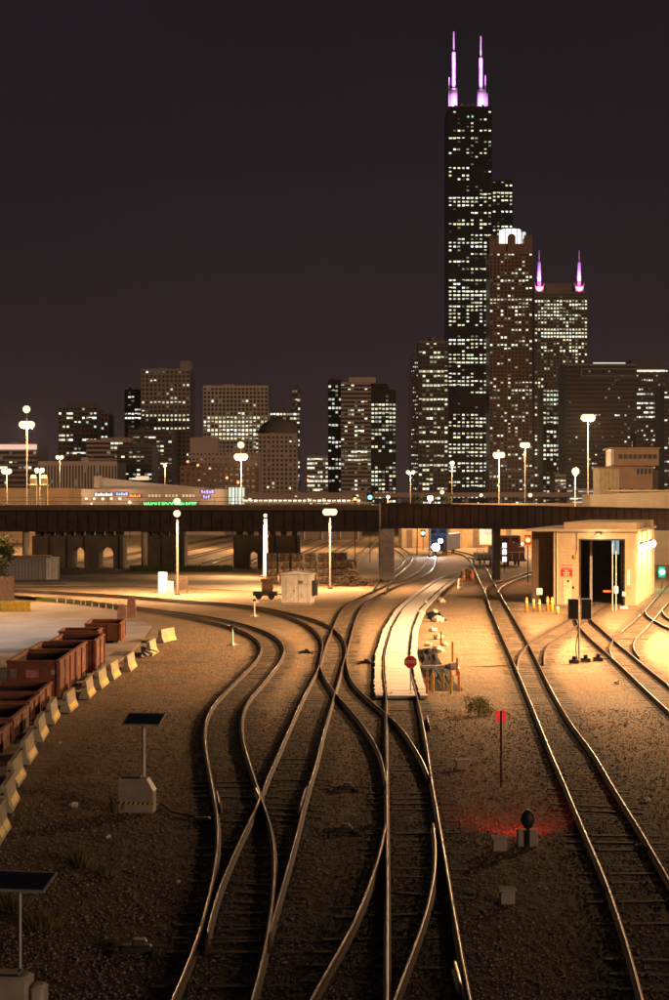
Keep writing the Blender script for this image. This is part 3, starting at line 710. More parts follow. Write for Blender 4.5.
# rounded concrete posts behind the far containers
for u, v, h, lb in ((122,620,1.15,'left'),(131.5,618,1.6,'right')):
    p = G(u,v); t = thing('rounded_post', f'{lb} of two round topped brown blocks behind the far containers', 'block', p)
    MB().loft([[(-.34,-.2,-.1),(.34,-.2,-.1),(.34,.2,-.1),(-.34,.2,-.1)],[(-.32,-.2,h*.7),(.32,-.2,h*.7),(.32,.2,h*.7),(-.32,.2,h*.7)],[(-.2,-.18,h),(.2,-.18,h),(.2,.18,h),(-.2,.18,h)]]).build('block', mat('brown_block',(.24,.13,.08),.85), t)
p = G(133,612.5); t = thing('yellow_hydrant', 'small yellow hydrant at the end of the grass strip', 'hydrant', p)
MB().lathe((0,0,-.05),[(.16,0),(.16,.1),(.11,.14),(.11,.55),(.17,.6),(.17,.66),(.1,.8),(.03,.86)],10).build('barrel', YEL, t, True)
MB().tube((-.26,0,.48),(.26,0,.48),.07,None,8).build('nozzle', YEL, t)

def jersey(L):
    pr = [(-.30,0),(.30,0),(.30,.07),(.17,.30),(.09,.81),(-.09,.81),(-.17,.30),(-.30,.07)]
    return MB().prism(pr,'y',0,L)
def foot(L):
    a = random.uniform(.02,.5)*L; b = L-random.uniform(.02,.3)
    return MB().add([(.304,a,.06),(.304,b,.06),(.178,b,.298),(.178,a,.298),(.29,a,.05),(.29,b,.05),(.165,b,.29),(.165,a,.29)],[(0,1,2,3),(7,6,5,4),(0,4,5,1),(1,5,6,2),(2,6,7,3),(3,7,4,0)])
bar = [((1,846),(13.5,826)),((14,812),(22,798)),((20,787),(28.5,774)),((31.5,764),(39.6,752)),((44.5,741.5),(50.5,731)),((56,724),(62,715)),((72,712),(80,704.7)),((91,698.5),(97.6,691)),((103,688.5),(110.5,682)),((115.2,679.5),(122.4,674)),((131.6,671),(138.6,665.5)),((153.5,655.5),(159.5,651)),((164.4,642.2),(178,639.2))]
tens = ['nearest','second','third','fourth','fifth','sixth','seventh','eighth','ninth','tenth','eleventh']
lab = [f'{w} yellow-footed concrete barrier of the row beside the containers, counted from the bottom left' for w in tens]
lab[0] = 'nearest concrete barrier of the row, cut by the left edge'
lab += ['concrete barrier standing alone beside a little pile of boards','pale concrete barrier set crosswise at the far end of the row']
rndb = random.Random(3)
for ((a,b),(c,d)), lb in zip(bar, lab):
    P0, P1 = G(a,b), G(c,d); dr = P1-P0; L = max(1.2, min(3.0, dr.length*.96)); ang = math.atan2(dr.y,dr.x)-math.pi/2
    # the traced line is the foot of the face towards the tracks: the middle line lies .30 m to its left
    dn = dr.normalized(); base = P0+Vector((-dn.y,dn.x,0))*.30
    t = thing('concrete_barrier', lb, 'barrier', (base.x,base.y,-.03), ang, 'concrete barriers beside the containers')
    t.scale = (.84,1,1); jersey(L).build('barrier_block', BARR, t); foot(L).build('painted_foot', YEL, t)
    hk = MB().tube((0,-.1,.55),(0,0.02,.55),.03,None,6); hk.build('lifting_loop', RUST, t)
p = G(148,656); t = thing('timber_offcuts', 'little pile of boards leaning by the lone barrier', 'timber pile', p, .4)
for i in range(4): MB().box(-.08,.08,-.7,.7,0,.07,M=Matrix.Translation((i*.17-.3,i*.1,.05+i*.09)) @ Matrix.Rotation(.25*i-.3,4,'Z') @ Matrix.Rotation(.14,4,'X')).build('board', WOOD, t)

# ------------------------------------------------------------------ solar panels, cabinets
def solar(label, base, top_c, w, d, tilt, rz, pole_r=.045, cab=None, vbase=0):
    root = thing('solar_panel', label, 'solar panel', base)
    c = Vector(top_c)-Vector(base)
    M = Matrix.Translation(c) @ Matrix.Rotation(rz,4,'Z') @ Matrix.Rotation(tilt,4,'X')
    fr = MB(); t = .035
    fr.box(-w/2,w/2,-d/2,-d/2+t,-.02,.03,0,M).box(-w/2,w/2,d/2-t,d/2,-.02,.03,0,M).box(-w/2,-w/2+t,-d/2+t,d/2-t,-.02,.03,0,M).box(w/2-t,w/2,-d/2+t,d/2-t,-.02,.03,0,M)
    fr.build('panel_frame', GALV, root)
    cells = MB().box(-w/2+t,w/2-t,-d/2+t,d/2-t,-.01,.018,0,M).build('panel', PANEL, root)
    n, k = 6, 4; cw = (w-2*t)/n; ch = (d-2*t)/k
    for i in range(n):
        for j in range(k):
            MB().box(-w/2+t+cw*i+.006,-w/2+t+cw*(i+1)-.006,-d/2+t+ch*j+.006,-d/2+t+ch*(j+1)-.006,.0181,.021,0,M).build('cell', PANEL, cells)
    MB().tube((c.x,c.y,-.1),(c.x,c.y,c.z-.03),pole_r,None,8).build('post', GALV, root)
    return root
b = G(144.5,807); y = b.y
pc = at(138,719.5,y); solar('tilted solar panel on a post above the striped cabinet', (pc.x+.17,y,0), (pc.x+.17,y,pc.z), 1.12, .95, R(14), -.12, .06)
t = thing('equipment_cabinet', 'grey cabinet with a yellow and black hazard stripe below the solar panel', 'cabinet', G(137.5,811), -.06)
m = MB().loft([[(-.5,-.32,0),(.5,-.32,0),(.5,.3,0),(-.5,.3,0)],[(-.5,-.32,.62),(.5,-.32,.62),(.5,.3,.62),(-.5,.3,.62)],[(-.5,-.18,.95),(.28,-.18,.95),(.28,.26,.95),(-.5,.26,.95)]]); m.build('body', mat('olive_cabinet',(.27,.23,.18),.7,0,.15), t)
MB().bbox(-.46,.12,-.1,.2,.95,1.0,.02).build('lid', DARKM, t)
st = MB().box(-.5,.5,-.327,-.321,.24,.31).build('hazard_band', BLACK, t)
for i in range(7): MB().prism([(-.47+i*.14,.245),(-.40+i*.14,.245),(-.36+i*.14,.305),(-.43+i*.14,.305)],'y',-.331,-.328).build('yellow_stripe', YEL, st)
MB().add([(.515,-.3,.60),(.515,.28,.60),(.30,.25,.945),(.30,-.17,.945),(.50,-.3,.58),(.50,.28,.58),(.285,.25,.93),(.285,-.17,.93)],[(0,1,2,3),(7,6,5,4),(0,4,5,1),(1,5,6,2),(2,6,7,3),(3,7,4,0)]).build('sloping_lid', WHITE, t)
cb = MB().path([G(155,808)+Vector((0,0,.1)),G(163,806)+Vector((0,0,.03)),G(172,812)+Vector((0,0,.0)),G(185,815)+Vector((0,0,.01)),G(196,817)+Vector((0,0,.0))],.03,6).build('black_cable', BLACK); tag(cb,'black cable running from the striped cabinet to the left track','cable')
t = thing('junction_box', 'flat black box lying beside the leftmost rail', 'box', G(202,822)); MB().bbox(-.24,.24,-.1,.1,-.03,.12,.02).build('box', BLACK, t); MB().bbox(-.2,.2,-.08,.08,.12,.14,.01).build('lid', BLACK, t)
b = G(25,1008); y = b.y; pc = at(19,881.5,y)
solar('near solar panel on a thin post in the bottom left corner', (pc.x+.12,y,0), (pc.x+.02,y,pc.z), 1.12, .80, R(13), -.16, .032)
t = thing('equipment_cabinet', 'pale cabinet cut by the bottom left corner', 'cabinet', G(10,1030), -.1)
MB().bbox(-.42,.36,-.25,.25,0,.95,.05).build('body', mat('pale_cabinet',(.36,.31,.26),.7), t); MB().bbox(-.36,.2,-.2,.2,.95,.99,.02).build('lid', DARKM, t)
MB().bbox(.38,.62,-.2,.2,0,.8,.05).build('side_box', mat('pale_cabinet_side',(.42,.36,.3),.7), t)

# back-to-front double solar panel on the right
b = G(579,660.5); y = b.y
t = thing('double_solar_panel', 'two dark panels side by side on a post seen from behind at the right', 'solar panel', b)
for u0,u1 in ((567.5,578.5),(580.5,591.5)):
    p0 = at(u0,598.5,y)-b; p1 = at(u1,619.5,y)-b
    f = MB().bbox(p0.x,p1.x,-.16,-.10,p1.z,p0.z,.02).build('panel_frame', GALV, t)
    MB().box(p0.x+.04,p1.x-.04,-.166,-.161,p1.z+.04,p0.z-.04).build('panel', BLACK, f)
    for k in range(1,4):
        x = p0.x+(p1.x-p0.x)*k/4; MB().box(x-.008,x+.008,-.172,-.167,p1.z+.05,p0.z-.05).build('panel_line', DARKM, f)
ptop = at(579,596,y).z
MB().tube((0,0,-.1),(0,0,ptop),.05,None,8).build('post', GALV, t)
MB().path([(-.05,.02,1.5),(-.16,.0,1.0),(-.17,.0,.5),(-.1,.0,.0)],.03).build('cable_loop', BLACK, t)
for u,v,lb in ((574,663,'left of'),(585.5,661.5,'just right of'),(598,660.5,'further right of')):
    t = thing('switch_machine', f'small black track device {lb} the back-to-front panel post', 'track device', G(u,v))
    MB().bbox(-.28,.28,-.15,.15,-.03,.2,.04).build('housing', DARKM, t); MB().bbox(-.1,.12,-.1,.1,.2,.38,.03).build('motor', BLACK, t); MB().box(.2812,.6,-.03,.03,.05,.1).build('rod', RUST, t)

# ------------------------------------------------------------------ small track-side things
def small_box(label, u, v, w, h, d, m=CONC):
    t = thing('concrete_box', label, 'concrete box', G(u,v)); MB().bbox(-w/2,w/2,0,d,-.03,h,.03).build('box', m, t); MB().bbox(-w/2-.04,w/2+.04,-.04,d+.04,h,h+.05,.02).build('lid', m, t)
small_box('little concrete box left of the red-glowing dwarf signal', 499.5, 850, .36, .28, .3)
small_box('little concrete box alone on the gravel, nearest to the bottom', 507.5, 903, .33, .26, .3)
small_box('little pale concrete box by the middle track below the red marker', 461.5, 768.5, .36, .24, .3)
def dwarf():
    b = G(528,845.5); t = thing('dwarf_signal', 'black dwarf signal seen from behind, throwing red light on the gravel', 'signal', b)
    MB().bbox(-.27,.27,.06,.36,-.05,.38,.03).build('foundation', CONC, t)
    MB().bbox(-.045,.045,-.02,.055,-.05,.5,.01).build('stem', BLACK, t)
    MB().loft([[(r*.17*math.cos(k*math.pi/6)*1, y_, .66+.25*math.sin(k*math.pi/6)*r) for k in range(12)] for r,y_ in ((.7,-.02),(1,.03),(1,.22),(.9,.25))]).build('housing', BLACK, t, True)
    hd = MB().path([(0,.25,.74),(0,.4,.74)],.09,8).build('hood', BLACK, t)
    MB().ball((0,.36,.63),.075,8,5).build('red_lens', RED_L, t, True)
    light('lamp_light', t, (0,.55,.78), 480, (1,.03,.02), .06, 'SPOT', spot_size=R(74), spot_blend=1.0).rotation_euler = Vector((0,1,-.16)).to_track_quat('-Z','Y').to_euler()
dwarf()
def marker():
    b = G(501,785); y = b.y; t = thing('red_marker', 'small red square marker plate on a slim brown post', 'marker', b)
    zt = at(501,711,y).z
    MB().tube((0,0,-.1),(0,0,zt),.032,None,6).build('post', mat('brown_post',(.06,.03,.02),.8), t)
    zb = at(501,722,y).z
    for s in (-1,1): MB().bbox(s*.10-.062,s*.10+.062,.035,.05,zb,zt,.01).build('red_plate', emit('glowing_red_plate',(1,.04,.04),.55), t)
marker()
def switch_stand(label, u, v, h, red=False):
    t = thing('switch_stand', label, 'switch stand', G(u,v))
    MB().lathe((0,0,0),[(.16,-.05),(.10,.05),(.055,.2),(.05,h)],8).build('post', WHITE, t, True)
    MB().bbox(-.3,.3,-.04,.04,h-.12,h,.02).build('target', WHITE if not red else DARKM, t)
    for s in (-1,1): MB().path([(0,0,.14),(s*.2,0,.02),(s*.34,0,-.03)],.03).build('foot', WHITE, t)
    MB().bbox(-.12,.12,-.12,.12,h,h+.16,.03).build('lamp_box', DARKM, t)
switch_stand('white switch stand in front of the white hut', 254.5, 616, 1.15)
switch_stand('white switch stand inside the leftmost S curve', 232.5, 645, 1.1, True)
def machine(label, u, v, s=1.0, rz=0):
    t = thing('switch_machine', label, 'switch machine', G(u,v), rz)
    MB().bbox(-.5*s,.45*s,-.2*s,.2*s,-.03,.2*s,.04).build('housing', DARKM, t)
    MB().bbox(-.15*s,.3*s,-.16*s,.14*s,.2*s,.36*s,.04).build('motor_cover', mat('worn_steel_cover',(.14,.12,.11),.45,.5), t)
    MB().bbox(-.12*s,.27*s,-.13*s,.11*s,.36*s,.39*s,.01).build('lid', GALV, t)
    MB().tube((-.5*s,0,.12*s),(-.85*s,0,.08*s),.035*s,None,6).build('rod', RUST, t)
    MB().tube((.45*s,0,.12*s),(1.3*s,0,.08*s),.035*s,None,6).build('rod', RUST, t)
    for x in (-.6*s,.6*s): MB().bbox(x-.12*s,x+.12*s,-.55*s,.55*s,-.06,.035,.01).build('tie', TIE, t)
machine('switch machine with worn steel cover on the gravel at lower left', 137, 951, .66)
machine('switch machine beside the middle tracks, upper of two', 346, 789, .55)
machine('switch machine beside the middle tracks, lower of two', 344, 831, .55)
machine('small dark switch machine just left of the track crossing', 306, 652.5, .6)
machine('dark switch machine left of the timber deck', 366, 663, .65)
for i,(u,v) in enumerate(((57,601.8),(66,602.8),(74,603.6),(81,604.5),(85.5,605),(92,606),(99,607),(106,608),(113,609.3),(120,610.5),(126.5,611.6))):
    t = thing('edge_stake', f'short white stake along the edge of the grass strip, {ORD[i]} from the left', 'stake', G(u,v), 0, 'white stakes along the grass strip'); MB().bbox(-.045,.045,-.03,.03,-.05,.34,.01).build('stake', WHITE, t); MB().box(-.046,.046,-.034,-.031,.22,.32).build('reflector', GALV, t)
# marker stakes by the deck
stk = [(427,697,1.15,ORNG,'orange stake at the right corner of the deck end'),(432.8,691.5,.85,YEL,'yellow stake just right of the corner stake'),(443,689,.72,mat('faded_yellow',(.5,.36,.09),.7),'faded yellow stake in front of the black tarpaulin'),(451,693,1.05,YEL,'bright yellow stake right of the black tarpaulin'),(459,690.6,.95,ORNG,'orange stake at the right end of the stake group'),(457,674.5,.85,ORNG,'orange stake half way up the stake group'),(452.5,664,1.25,YEL,'tall yellow stake with an orange foot'),(441,649.5,1.1,ORNG,'single orange stake up the slope by the rocks')]
for u,v,h,m,lb in stk:
    t = thing('marker_stake', lb, 'stake', G(u,v), random.uniform(-.3,.3), 'coloured stakes beside the timber deck')
    MB().loft([[(-.055,-.03,-.1),(.055,-.03,-.1),(.055,.03,-.1),(-.055,.03,-.1)],[(-.055,-.03,h*.9),(.055,-.03,h*.9),(.055,.03,h*.9),(-.055,.03,h*.9)],[(-.02,-.02,h),(.02,-.02,h),(.02,.02,h),(-.02,.02,h)]]).build('stake', m, t); MB().box(-.056,.056,-.036,-.031,h*.68,h*.8).build('reflective_band', WHITE if m is ORNG else ORNG, t)
for u,v,lb in ((463,580,'left orange barrel at the far end of the deck'),(467,577.5,'middle yellow barrel at the far end of the deck'),(471.5,579,'right orange barrel at the far end of the deck'),(460,588.5,'pale barrel below the barrel group at the deck end')):
    t = thing('traffic_barrel', lb, 'traffic barrel', G(u,v)); MB().lathe((0,0,-.05),[(.32,0),(.32,.1),(.27,.12),(.25,.8),(.2,1.05),(.05,1.08)],10).build('drum', YEL if 'yellow' in lb else ORNG if 'orange' in lb else WHITE, t, True); MB().lathe((0,0,.3),[(.275,0),(.27,.18)],10).build('reflective_band', WHITE, t, True)
for u,v,m,h,lb in ((526.5,611.5,ORNG,1.15,'leftmost orange bollard in front of the shed annex'),(533.5,607,YEL,.7,'short yellow bollard behind the leftmost orange one'),(539.3,611.5,ORNG,1.0,'orange bollard under the small white square sign'),(547.5,610.5,ORNG,1.15,'third orange bollard in front of the shed'),(552,610.5,YEL,1.1,'yellow bollard nearest the shed front wall'),(557.5,613,YEL,.55,'low yellow bollard by the shed front wall')):
    t = thing('bollard', lb, 'bollard', G(u,v)); MB().lathe((0,0,-.05),[(.12,0),(.12,h-.08),(.08,h),(.02,h+.04)],10).build('post', m, t, True); MB().lathe((0,0,h*.6),[(.124,0),(.124,.12)],10).build('band', WHITE, t, True)
MB_ = thing('square_sign', 'small white square sign on a short post left of the shed', 'sign', G(539.5,606)); MB().tube((0,.03,-.1),(0,.03,1.2),.03,None,6).build('post', RUST, MB_); MB().bbox(-.24,.24,-.02,.0,.95,1.5,.02).build('plate', WHITE, MB_)
# white poles and meter posts before the door
t = thing('signal_pole', 'thin pale double pole with a white box in front of the shed door', 'pole', G(614,610))
for x,h in ((-.12,5.4),(.16,4.8)): MB().tube((x,0,-.1),(x,0,h),.03,None,6).build('pole', WHITE, t)
MB().bbox(-.02,.32,-.12,-.03,1.35,1.95,.03).build('white_box', WHITE, t); MB().ball((.16,0,2.9),.08,6,4).build('fitting', WHITE, t)
t = thing('meter_post', 'short dark post with a white box right of the shed door', 'meter post', G(623.5,608))
MB().tube((0,0,-.1),(0,0,1.0),.06,None,8).build('post', BLACK, t); MB().bbox(-.13,.13,-.1,.1,1.0,1.35,.03).build('white_box', WHITE, t); MB().bbox(-.3,.35,-.14,.14,-.05,.14,.03).build('base', WHITE, t)
# rocks and tarpaulin
rk = [(421,614,.45),(425.5,604,.38),(441,602,.55),(434,613,.45),(437.5,621,.6),(432.5,631,.4),(438,638.5,.45),(437.5,652,.5),(452,668.5,.5),(428,645,.3),(444,645,.35)]
rl = ['pale rock nearest the deck up the slope','small pale rock far up the deck edge','big pale rock far up the slope','pale rock left of the black hole','broad pale rock below the black hole','pale rock in the middle of the rock line','pale rock beside the orange stake foot','broad pale rock above the black tarpaulin','white rock between the yellow stakes','little rock at the deck edge','little rock right of the rock line']
for (u,v,r),lb in zip(rk, rl):
    o = MB().ball((0,0,r*.18),r*.8,7,5,sq=.62,jit=r*.13).build('rock', ROCK, None, loc=G(u,v)); tag(o, lb, 'rock', 'rocks along the timber deck')
def crumple(label, u0, v0, u1, v1, hgt, name='tarpaulin', m=TARP, cat='tarpaulin', n=14, seed=1):
    a, b = G(u0,v1), G(u1,v0); vs = []; rr = random.Random(seed)
    for j in range(n+1):
        for i in range(n+1):
            x = i/n; yv = j/n; e = min(x,1-x,yv,1-yv)*4; e = min(1,e)
            xx = a.x+(b.x-a.x)*x+.25*mnoise.noise((x*4,yv*4,seed)); yy = a.y+(b.y-a.y)*yv+.3*mnoise.noise((x*4,yv*4,seed+5))
            vs.append((xx, yy, -.08+e*hgt*(.55+.9*abs(mnoise.noise((x*5,yv*5,seed+9))))))
    fs = [(j*(n+1)+i,j*(n+1)+i+1,(j+1)*(n+1)+i+1,(j+1)*(n+1)+i) for j in range(n) for i in range(n)]
    k = len(vs); rim = [i for i in range(n+1)]+[j*(n+1)+n for j in range(1,n+1)]+[n*(n+1)+i for i in range(n-1,-1,-1)]+[j*(n+1) for j in range(n-1,0,-1)]
    vs2 = vs+[(vs[i][0],vs[i][1],-.2) for i in rim]; fs2 = fs+[(rim[i],rim[(i+1)%len(rim)],k+(i+1)%len(rim),k+i) for i in range(len(rim))]+[[k+i for i in range(len(rim))]]
    o = MB().add(vs2,fs2).build(name, m, None); tag(o, label, cat); return o
crumple('crumpled black tarpaulin over a hump beside the deck end', 430, 664, 446, 690, .3, seed=2)
crumple('black tarpaulin edge folded at the deck side higher up', 421, 648, 433, 664, .35, seed=4)
crumple('dark scrap of sheeting up the slope between the rocks', 431, 612, 440, 620, .3, seed=7)

# ------------------------------------------------------------------ white hut, generator, sleeper stacks
def hut():
    b = G(296,604.2); t = thing('equipment_hut', 'small white hut with a door and a vent beside the curve', 'hut', b, R(-8))
    w, d, h = 2.55, 2.3, 2.55
    MB().box(-w/2,w/2,0,d,.12,h).build('wall', WHITE, t)
    MB().box(-w/2+.05,w/2-.05,.05,d-.05,-.1,.12).build('plinth', CONC, t)
    MB().prism([(-w/2-.12,h),(w/2+.12,h),(w/2+.12,h+.07),(0,h+.3),(-w/2-.12,h+.07)],'y',-.12,d+.12).build('roof', WHITE, t)
    dr = MB().box(-.9,-.05,-.04,-.002,.2,2.2).build('door', mat('white_door',(.62,.56,.48),.6), t); MB().box(-.2,-.12,-.08,-.04,1.1,1.2).build('handle', BLACK, dr)
    MB().box(.35,.62,-.1,-.002,1.75,2.05).build('vent', GALV, t); MB().box(.5,.72,-.05,-.002,.6,.95).build('junction_box', WHITE, t)
    MB().bbox(w/2,w/2+.35,.6,1.8,.7,2.0,.03).build('air_conditioner', DARKM, t)
    sm = MB().box(-.012,.012,-.012,0,.15,h).mesh('wall_seam', GALV)
    for x in (-1.1,.2,1.0): link('wall_seam', sm, t, None, (x,0,0))
    MB().lathe((0,.9,h+.25),[(.12,0),(.12,.2),(.2,.22),(.05,.32)],8).build('roof_vent', GALV, t)
hut()
t = thing('antenna_pole', 'thin pole standing just behind the white hut', 'pole', G(304,599)); MB().tube((0,0,-.1),(0,0,4.1),.045,.03,6).build('pole', GALV, t); MB().box(-.05,.05,-.2,.2,3.9,3.95).build('crossbar', GALV, t)
t = thing('generator_trailer', 'dark low trailer with a rusty drum left of the white hut', 'trailer', G(266,599), R(-6))
MB().bbox(-1.15,1.0,-.4,.5,.3,.7,.05).build('bed', DARKM, t); MB().lathe((.1,.05,.7),[(.5,0),(.55,.3),(.52,.8),(.62,1.0),(.66,1.12)],12).build('drum', mat('rusty_drum',(.13,.075,.045),.8), t, True)
MB().path([(1.0,0,.5),(1.5,-.1,.42),(1.9,-.2,.25)],.05).build('drawbar', DARKM, t)
wm = MB().lathe((0,0,0),[(.3,-.09),(.3,.09)],12).mesh('wheel', BLACK)
for x in (-.6,.55): w = link('wheel', wm, t, None, (x,-.44,.27)); w.rotation_euler = (R(90),0,0)
def stacks():
    rr = random.Random(4); mes = []
    for k in range(4):
        m = MB()
        for i in range(5):
            for j in range(4):
                m.cbox((-.5+.235*i+rr.uniform(-.02,.02), rr.uniform(-.12,.12)+1.3, .09+.185*j), (.21+rr.uniform(-.01,.01),2.6,.165))
        mes.append(m.mesh('sleeper_bundle', STACKT))
    for lb, u0, u1, vb, rows, jit in (('long stack of bundled old sleepers behind the white hut',266,325,583,4,.05),('ragged darker stack of old sleepers under the glaring lamp',327,352,582,4,.25)):
        a = G(u0,vb); w = (u1-u0)/F*a.y; n = int(w/1.32)
        t = thing('sleeper_stack', lb, 'sleeper stack', a)
        for i in range(n+1):
            for j in range(rows-(1 if rr.random()<jit else 0)):
                o = link('sleeper_bundle', rr.choice(mes), t, 'stuff', (.6+i*w/(n+.6)+rr.uniform(-.05,.05), rr.uniform(-jit,jit)*2, j*.80+.02)); o.rotation_euler.z = rr.uniform(-.04,.04)
                if i % 2 == 0: pass
        sp = MB().box(-.1,.1,0,2.4,-.06,.05).mesh('spacer', TIE)
        for i in range(n+1): link('spacer', sp, t, None, (.6+i*w/(n+.6),.2,-.03))
stacks()
def scrap():
    rr = random.Random(12); m = MB(); o = G(354,585.5)
    for k in range(320):
        q = rr.random()**.6; a = rr.uniform(0,6.28); x,y = 1.9*q*math.cos(a), 1.2*q*math.sin(a); z = max(0,1.9*(1-q)*rr.uniform(.1,1))
        d = Vector((rr.uniform(-1,1),rr.uniform(-1,1),rr.uniform(-.4,.6))).normalized()*rr.uniform(.2,.75); r = rr.uniform(.02,.07)
        m.tube(Vector((x,y,z))-d, Vector((x,y,z))+d, r, r*.7, 4)
    h = m.build('scrap_heap', mat('dark_scrap',(.055,.038,.026),.9,0,.5,4), None, kind='stuff', loc=o); tag(h,'dark heap of brush and scrap right of the sleeper stacks','heap')
scrap()
# cabinets beside the lamp post
t = thing('electrical_cabinet', 'tall white electrical cabinet by the lamp post', 'cabinet', G(162.5,592.5)); MB().bbox(-.42,.42,0,.6,-.05,1.95,.04).build('body', WHITE, t); MB().box(-.34,.34,-.02,-.001,.15,1.8).build('door', mat('cabinet_door',(.66,.6,.52),.6), t)
t = thing('electrical_cabinet', 'short white cabinet right of the tall one', 'cabinet', G(170,592)); MB().bbox(-.33,.33,0,.5,-.05,1.05,.04).build('body', WHITE, t); MB().box(-.27,.27,-.02,-.001,.1,.95).build('door', mat('cabinet_door_small',(.66,.6,.52),.6), t)
t = thing('notice_frame', 'dark slatted frame board right of the lamp post', 'frame', G(182,592.5))
for x in (-.55,.5): MB().bbox(x-.05,x+.05,-.05,.05,-.1,1.65,.01).build('leg', BARK, t)
for i in range(5): MB().box(-.5,.45,-.03,.03,.75+i*.18,.88+i*.18).build('slat', BARK, t)
# container, fence, tree, yellow wall at far left
def shipping():
    b = G(58,580.5); t = thing('shipping_container', 'grey ribbed container with a pale end door in front of the left viaduct pier', 'container', b, R(4))
    MB().box(-6.0,0,-0.0,2.4,.08,2.55).build('shell', mat('grey_container',(.24,.22,.21),.7,0,.15,1), t)
    rb = MB().box(-.1,.1,-.06,-.001,.2,2.45).mesh('rib', mat('grey_container_rib',(.30,.27,.25),.7), False)
    for i in range(11): link('rib', rb, t, None, (-5.6+i*.36,0,0))
    for x0,x1 in ((-1.3,-.68),(-.62,-.03)): 
        d = MB().box(x0,x1,-.09,-.001,.12,2.5).build('door', WHITE, t); MB().box(x0+.26,x0+.31,-.13,-.09,.3,2.3).build('lock_bar', GALV, d)
    MB().box(-6.05,-.9,-.1,2.45,2.55,2.75).build('roof_sheet', mat('rusty_sheet',(.28,.15,.08),.8), t)
    MB().box(-6.0,0,.1,2.3,-.1,.08).build('skid', DARKM, t)
shipping()
t = thing('board_fence', 'weathered board fence at the left edge under the tree', 'fence', G(0,604))
bm_ = MB().bbox(-.22,.22,0,.05,-.1,2.35,.01).mesh('board', BOARD)
for i in range(12): link('board', bm_, t, None, (1.0-i*.46,i*.05,random.uniform(-.05,.05)))
for z in (.5,1.9): MB().box(-4.4,1.2,.12,.18,z,z+.12).build('rail', BOARD, t)
t = thing('low_wall', 'low concrete wall block painted bright yellow at the left edge', 'wall', G(2,611.5), R(10))
MB().prism([(-.3,0),(.3,0),(.18,.3),(.12,.82),(-.12,.82),(-.18,.3)],'x',-1.5,2.25).build('block', BARR, t)
MB().add([(-.1,-.315,.02),(2.24,-.315,.02),(2.24,-.135,.8),(-.1,-.135,.8),(-.1,-.29,.02),(2.24,-.29,.02),(2.24,-.11,.8),(-.1,-.11,.8)],[(0,1,2,3),(7,6,5,4),(0,4,5,1),(1,5,6,2),(2,6,7,3),(3,7,4,0)]).build('yellow_face', YEL, t)
def tree(name, label, loc, h, r, n, leaf, seed, cat='tree', trunk_h=.3, tr=.16, lm=LEAF, conic=False):
    rr = random.Random(seed); t = thing(name, label, cat, loc); tk = MB().path([(0,0,-.2),(.05*r,0,h*.35),(0,.04*r,h*.62),(.06*r,0,h*.85)],[tr,tr*.75,tr*.45,tr*.15],7)
    ctr = []
    for k in range(14):
        a = rr.uniform(0,6.28); z = h*rr.uniform(trunk_h,.92); q = r*rr.uniform(.35,.85)*((1.05-z/h)*1.4 if conic else 1)
        c = Vector((q*math.cos(a),q*math.sin(a),z)); ctr.append(c); tk.path([(0,0,z-h*.12),c*.6+Vector((0,0,z*.4-h*.02)),c],[tr*.35,tr*.22,tr*.07],5)
    tk.build('trunk', BARK, t, True); m = MB()
    for k in range(n):
        c = rr.choice(ctr); d = Vector((rr.gauss(0,1),rr.gauss(0,1),rr.gauss(0,.8)))*r*.22; p = c+d
        u = Vector((rr.gauss(0,1),rr.gauss(0,1),rr.gauss(0,1))).normalized(); w = u.orthogonal().normalized(); s = leaf*rr.uniform(.6,1.4)
        m.add([p-u*s,p+w*s*.45,p+u*s,p-w*s*.45],[(0,1,2,3)])
    m.build('crown', lm, t, kind='stuff'); return t
tree('leafy_tree', 'dark bushy tree at the left edge over the board fence', G(-6,600), 5.8, 1.75, 5200, .13, 3)
def weed(label, u, v, h, r, n, seed, group='weeds on the gravel', m=GRASS):
    rr = random.Random(seed); mb = MB()
    for k in range(n):
        a = rr.uniform(0,6.28); q = r*rr.random()**.6; x,y = q*math.cos(a)*.5,q*math.sin(a)*.5; l = h*rr.uniform(.4,1); w = .008+.012*rr.random()
        tx,ty = x+math.cos(a)*q*rr.uniform(.2,.9),y+math.sin(a)*q*rr.uniform(.2,.9)
        mb.add([(x-w,y,-.06),(x+w,y,-.06),((x+tx)/2+w*.8,(y+ty)/2,l*.6),((x+tx)/2-w*.8,(y+ty)/2,l*.6),(tx,ty,l)],[(0,1,2,3),(3,2,4)])
    o = mb.build('weed', m, None, loc=G(u,v)); tag(o, label, 'weed', group)
tree('low_bush', 'low yellowish green bush at the foot of the dirt path left of the red marker', G(479,714), .75, .62, 1500, .045, 31, 'bush', trunk_h=.1, tr=.025, lm=mat('olive_leaf',(.30,.26,.085),.85,0,.4,4))
weed('tall thin weeds left of the striped cabinet foot', 116, 812, .45, .35, 70, 2)
weed('sparse weed tuft in the gravel below the striped cabinet', 80, 862, .4, .45, 90, 3)
weed('small weed tuft right of the sparse one', 106, 874, .3, .4, 60, 4)
weed('weeds behind the near solar post', 42, 925, .42, .7, 110, 5)
weed('weed tuft close to the left frame edge behind the near solar panel', 12, 905, .4, .7, 90, 6)
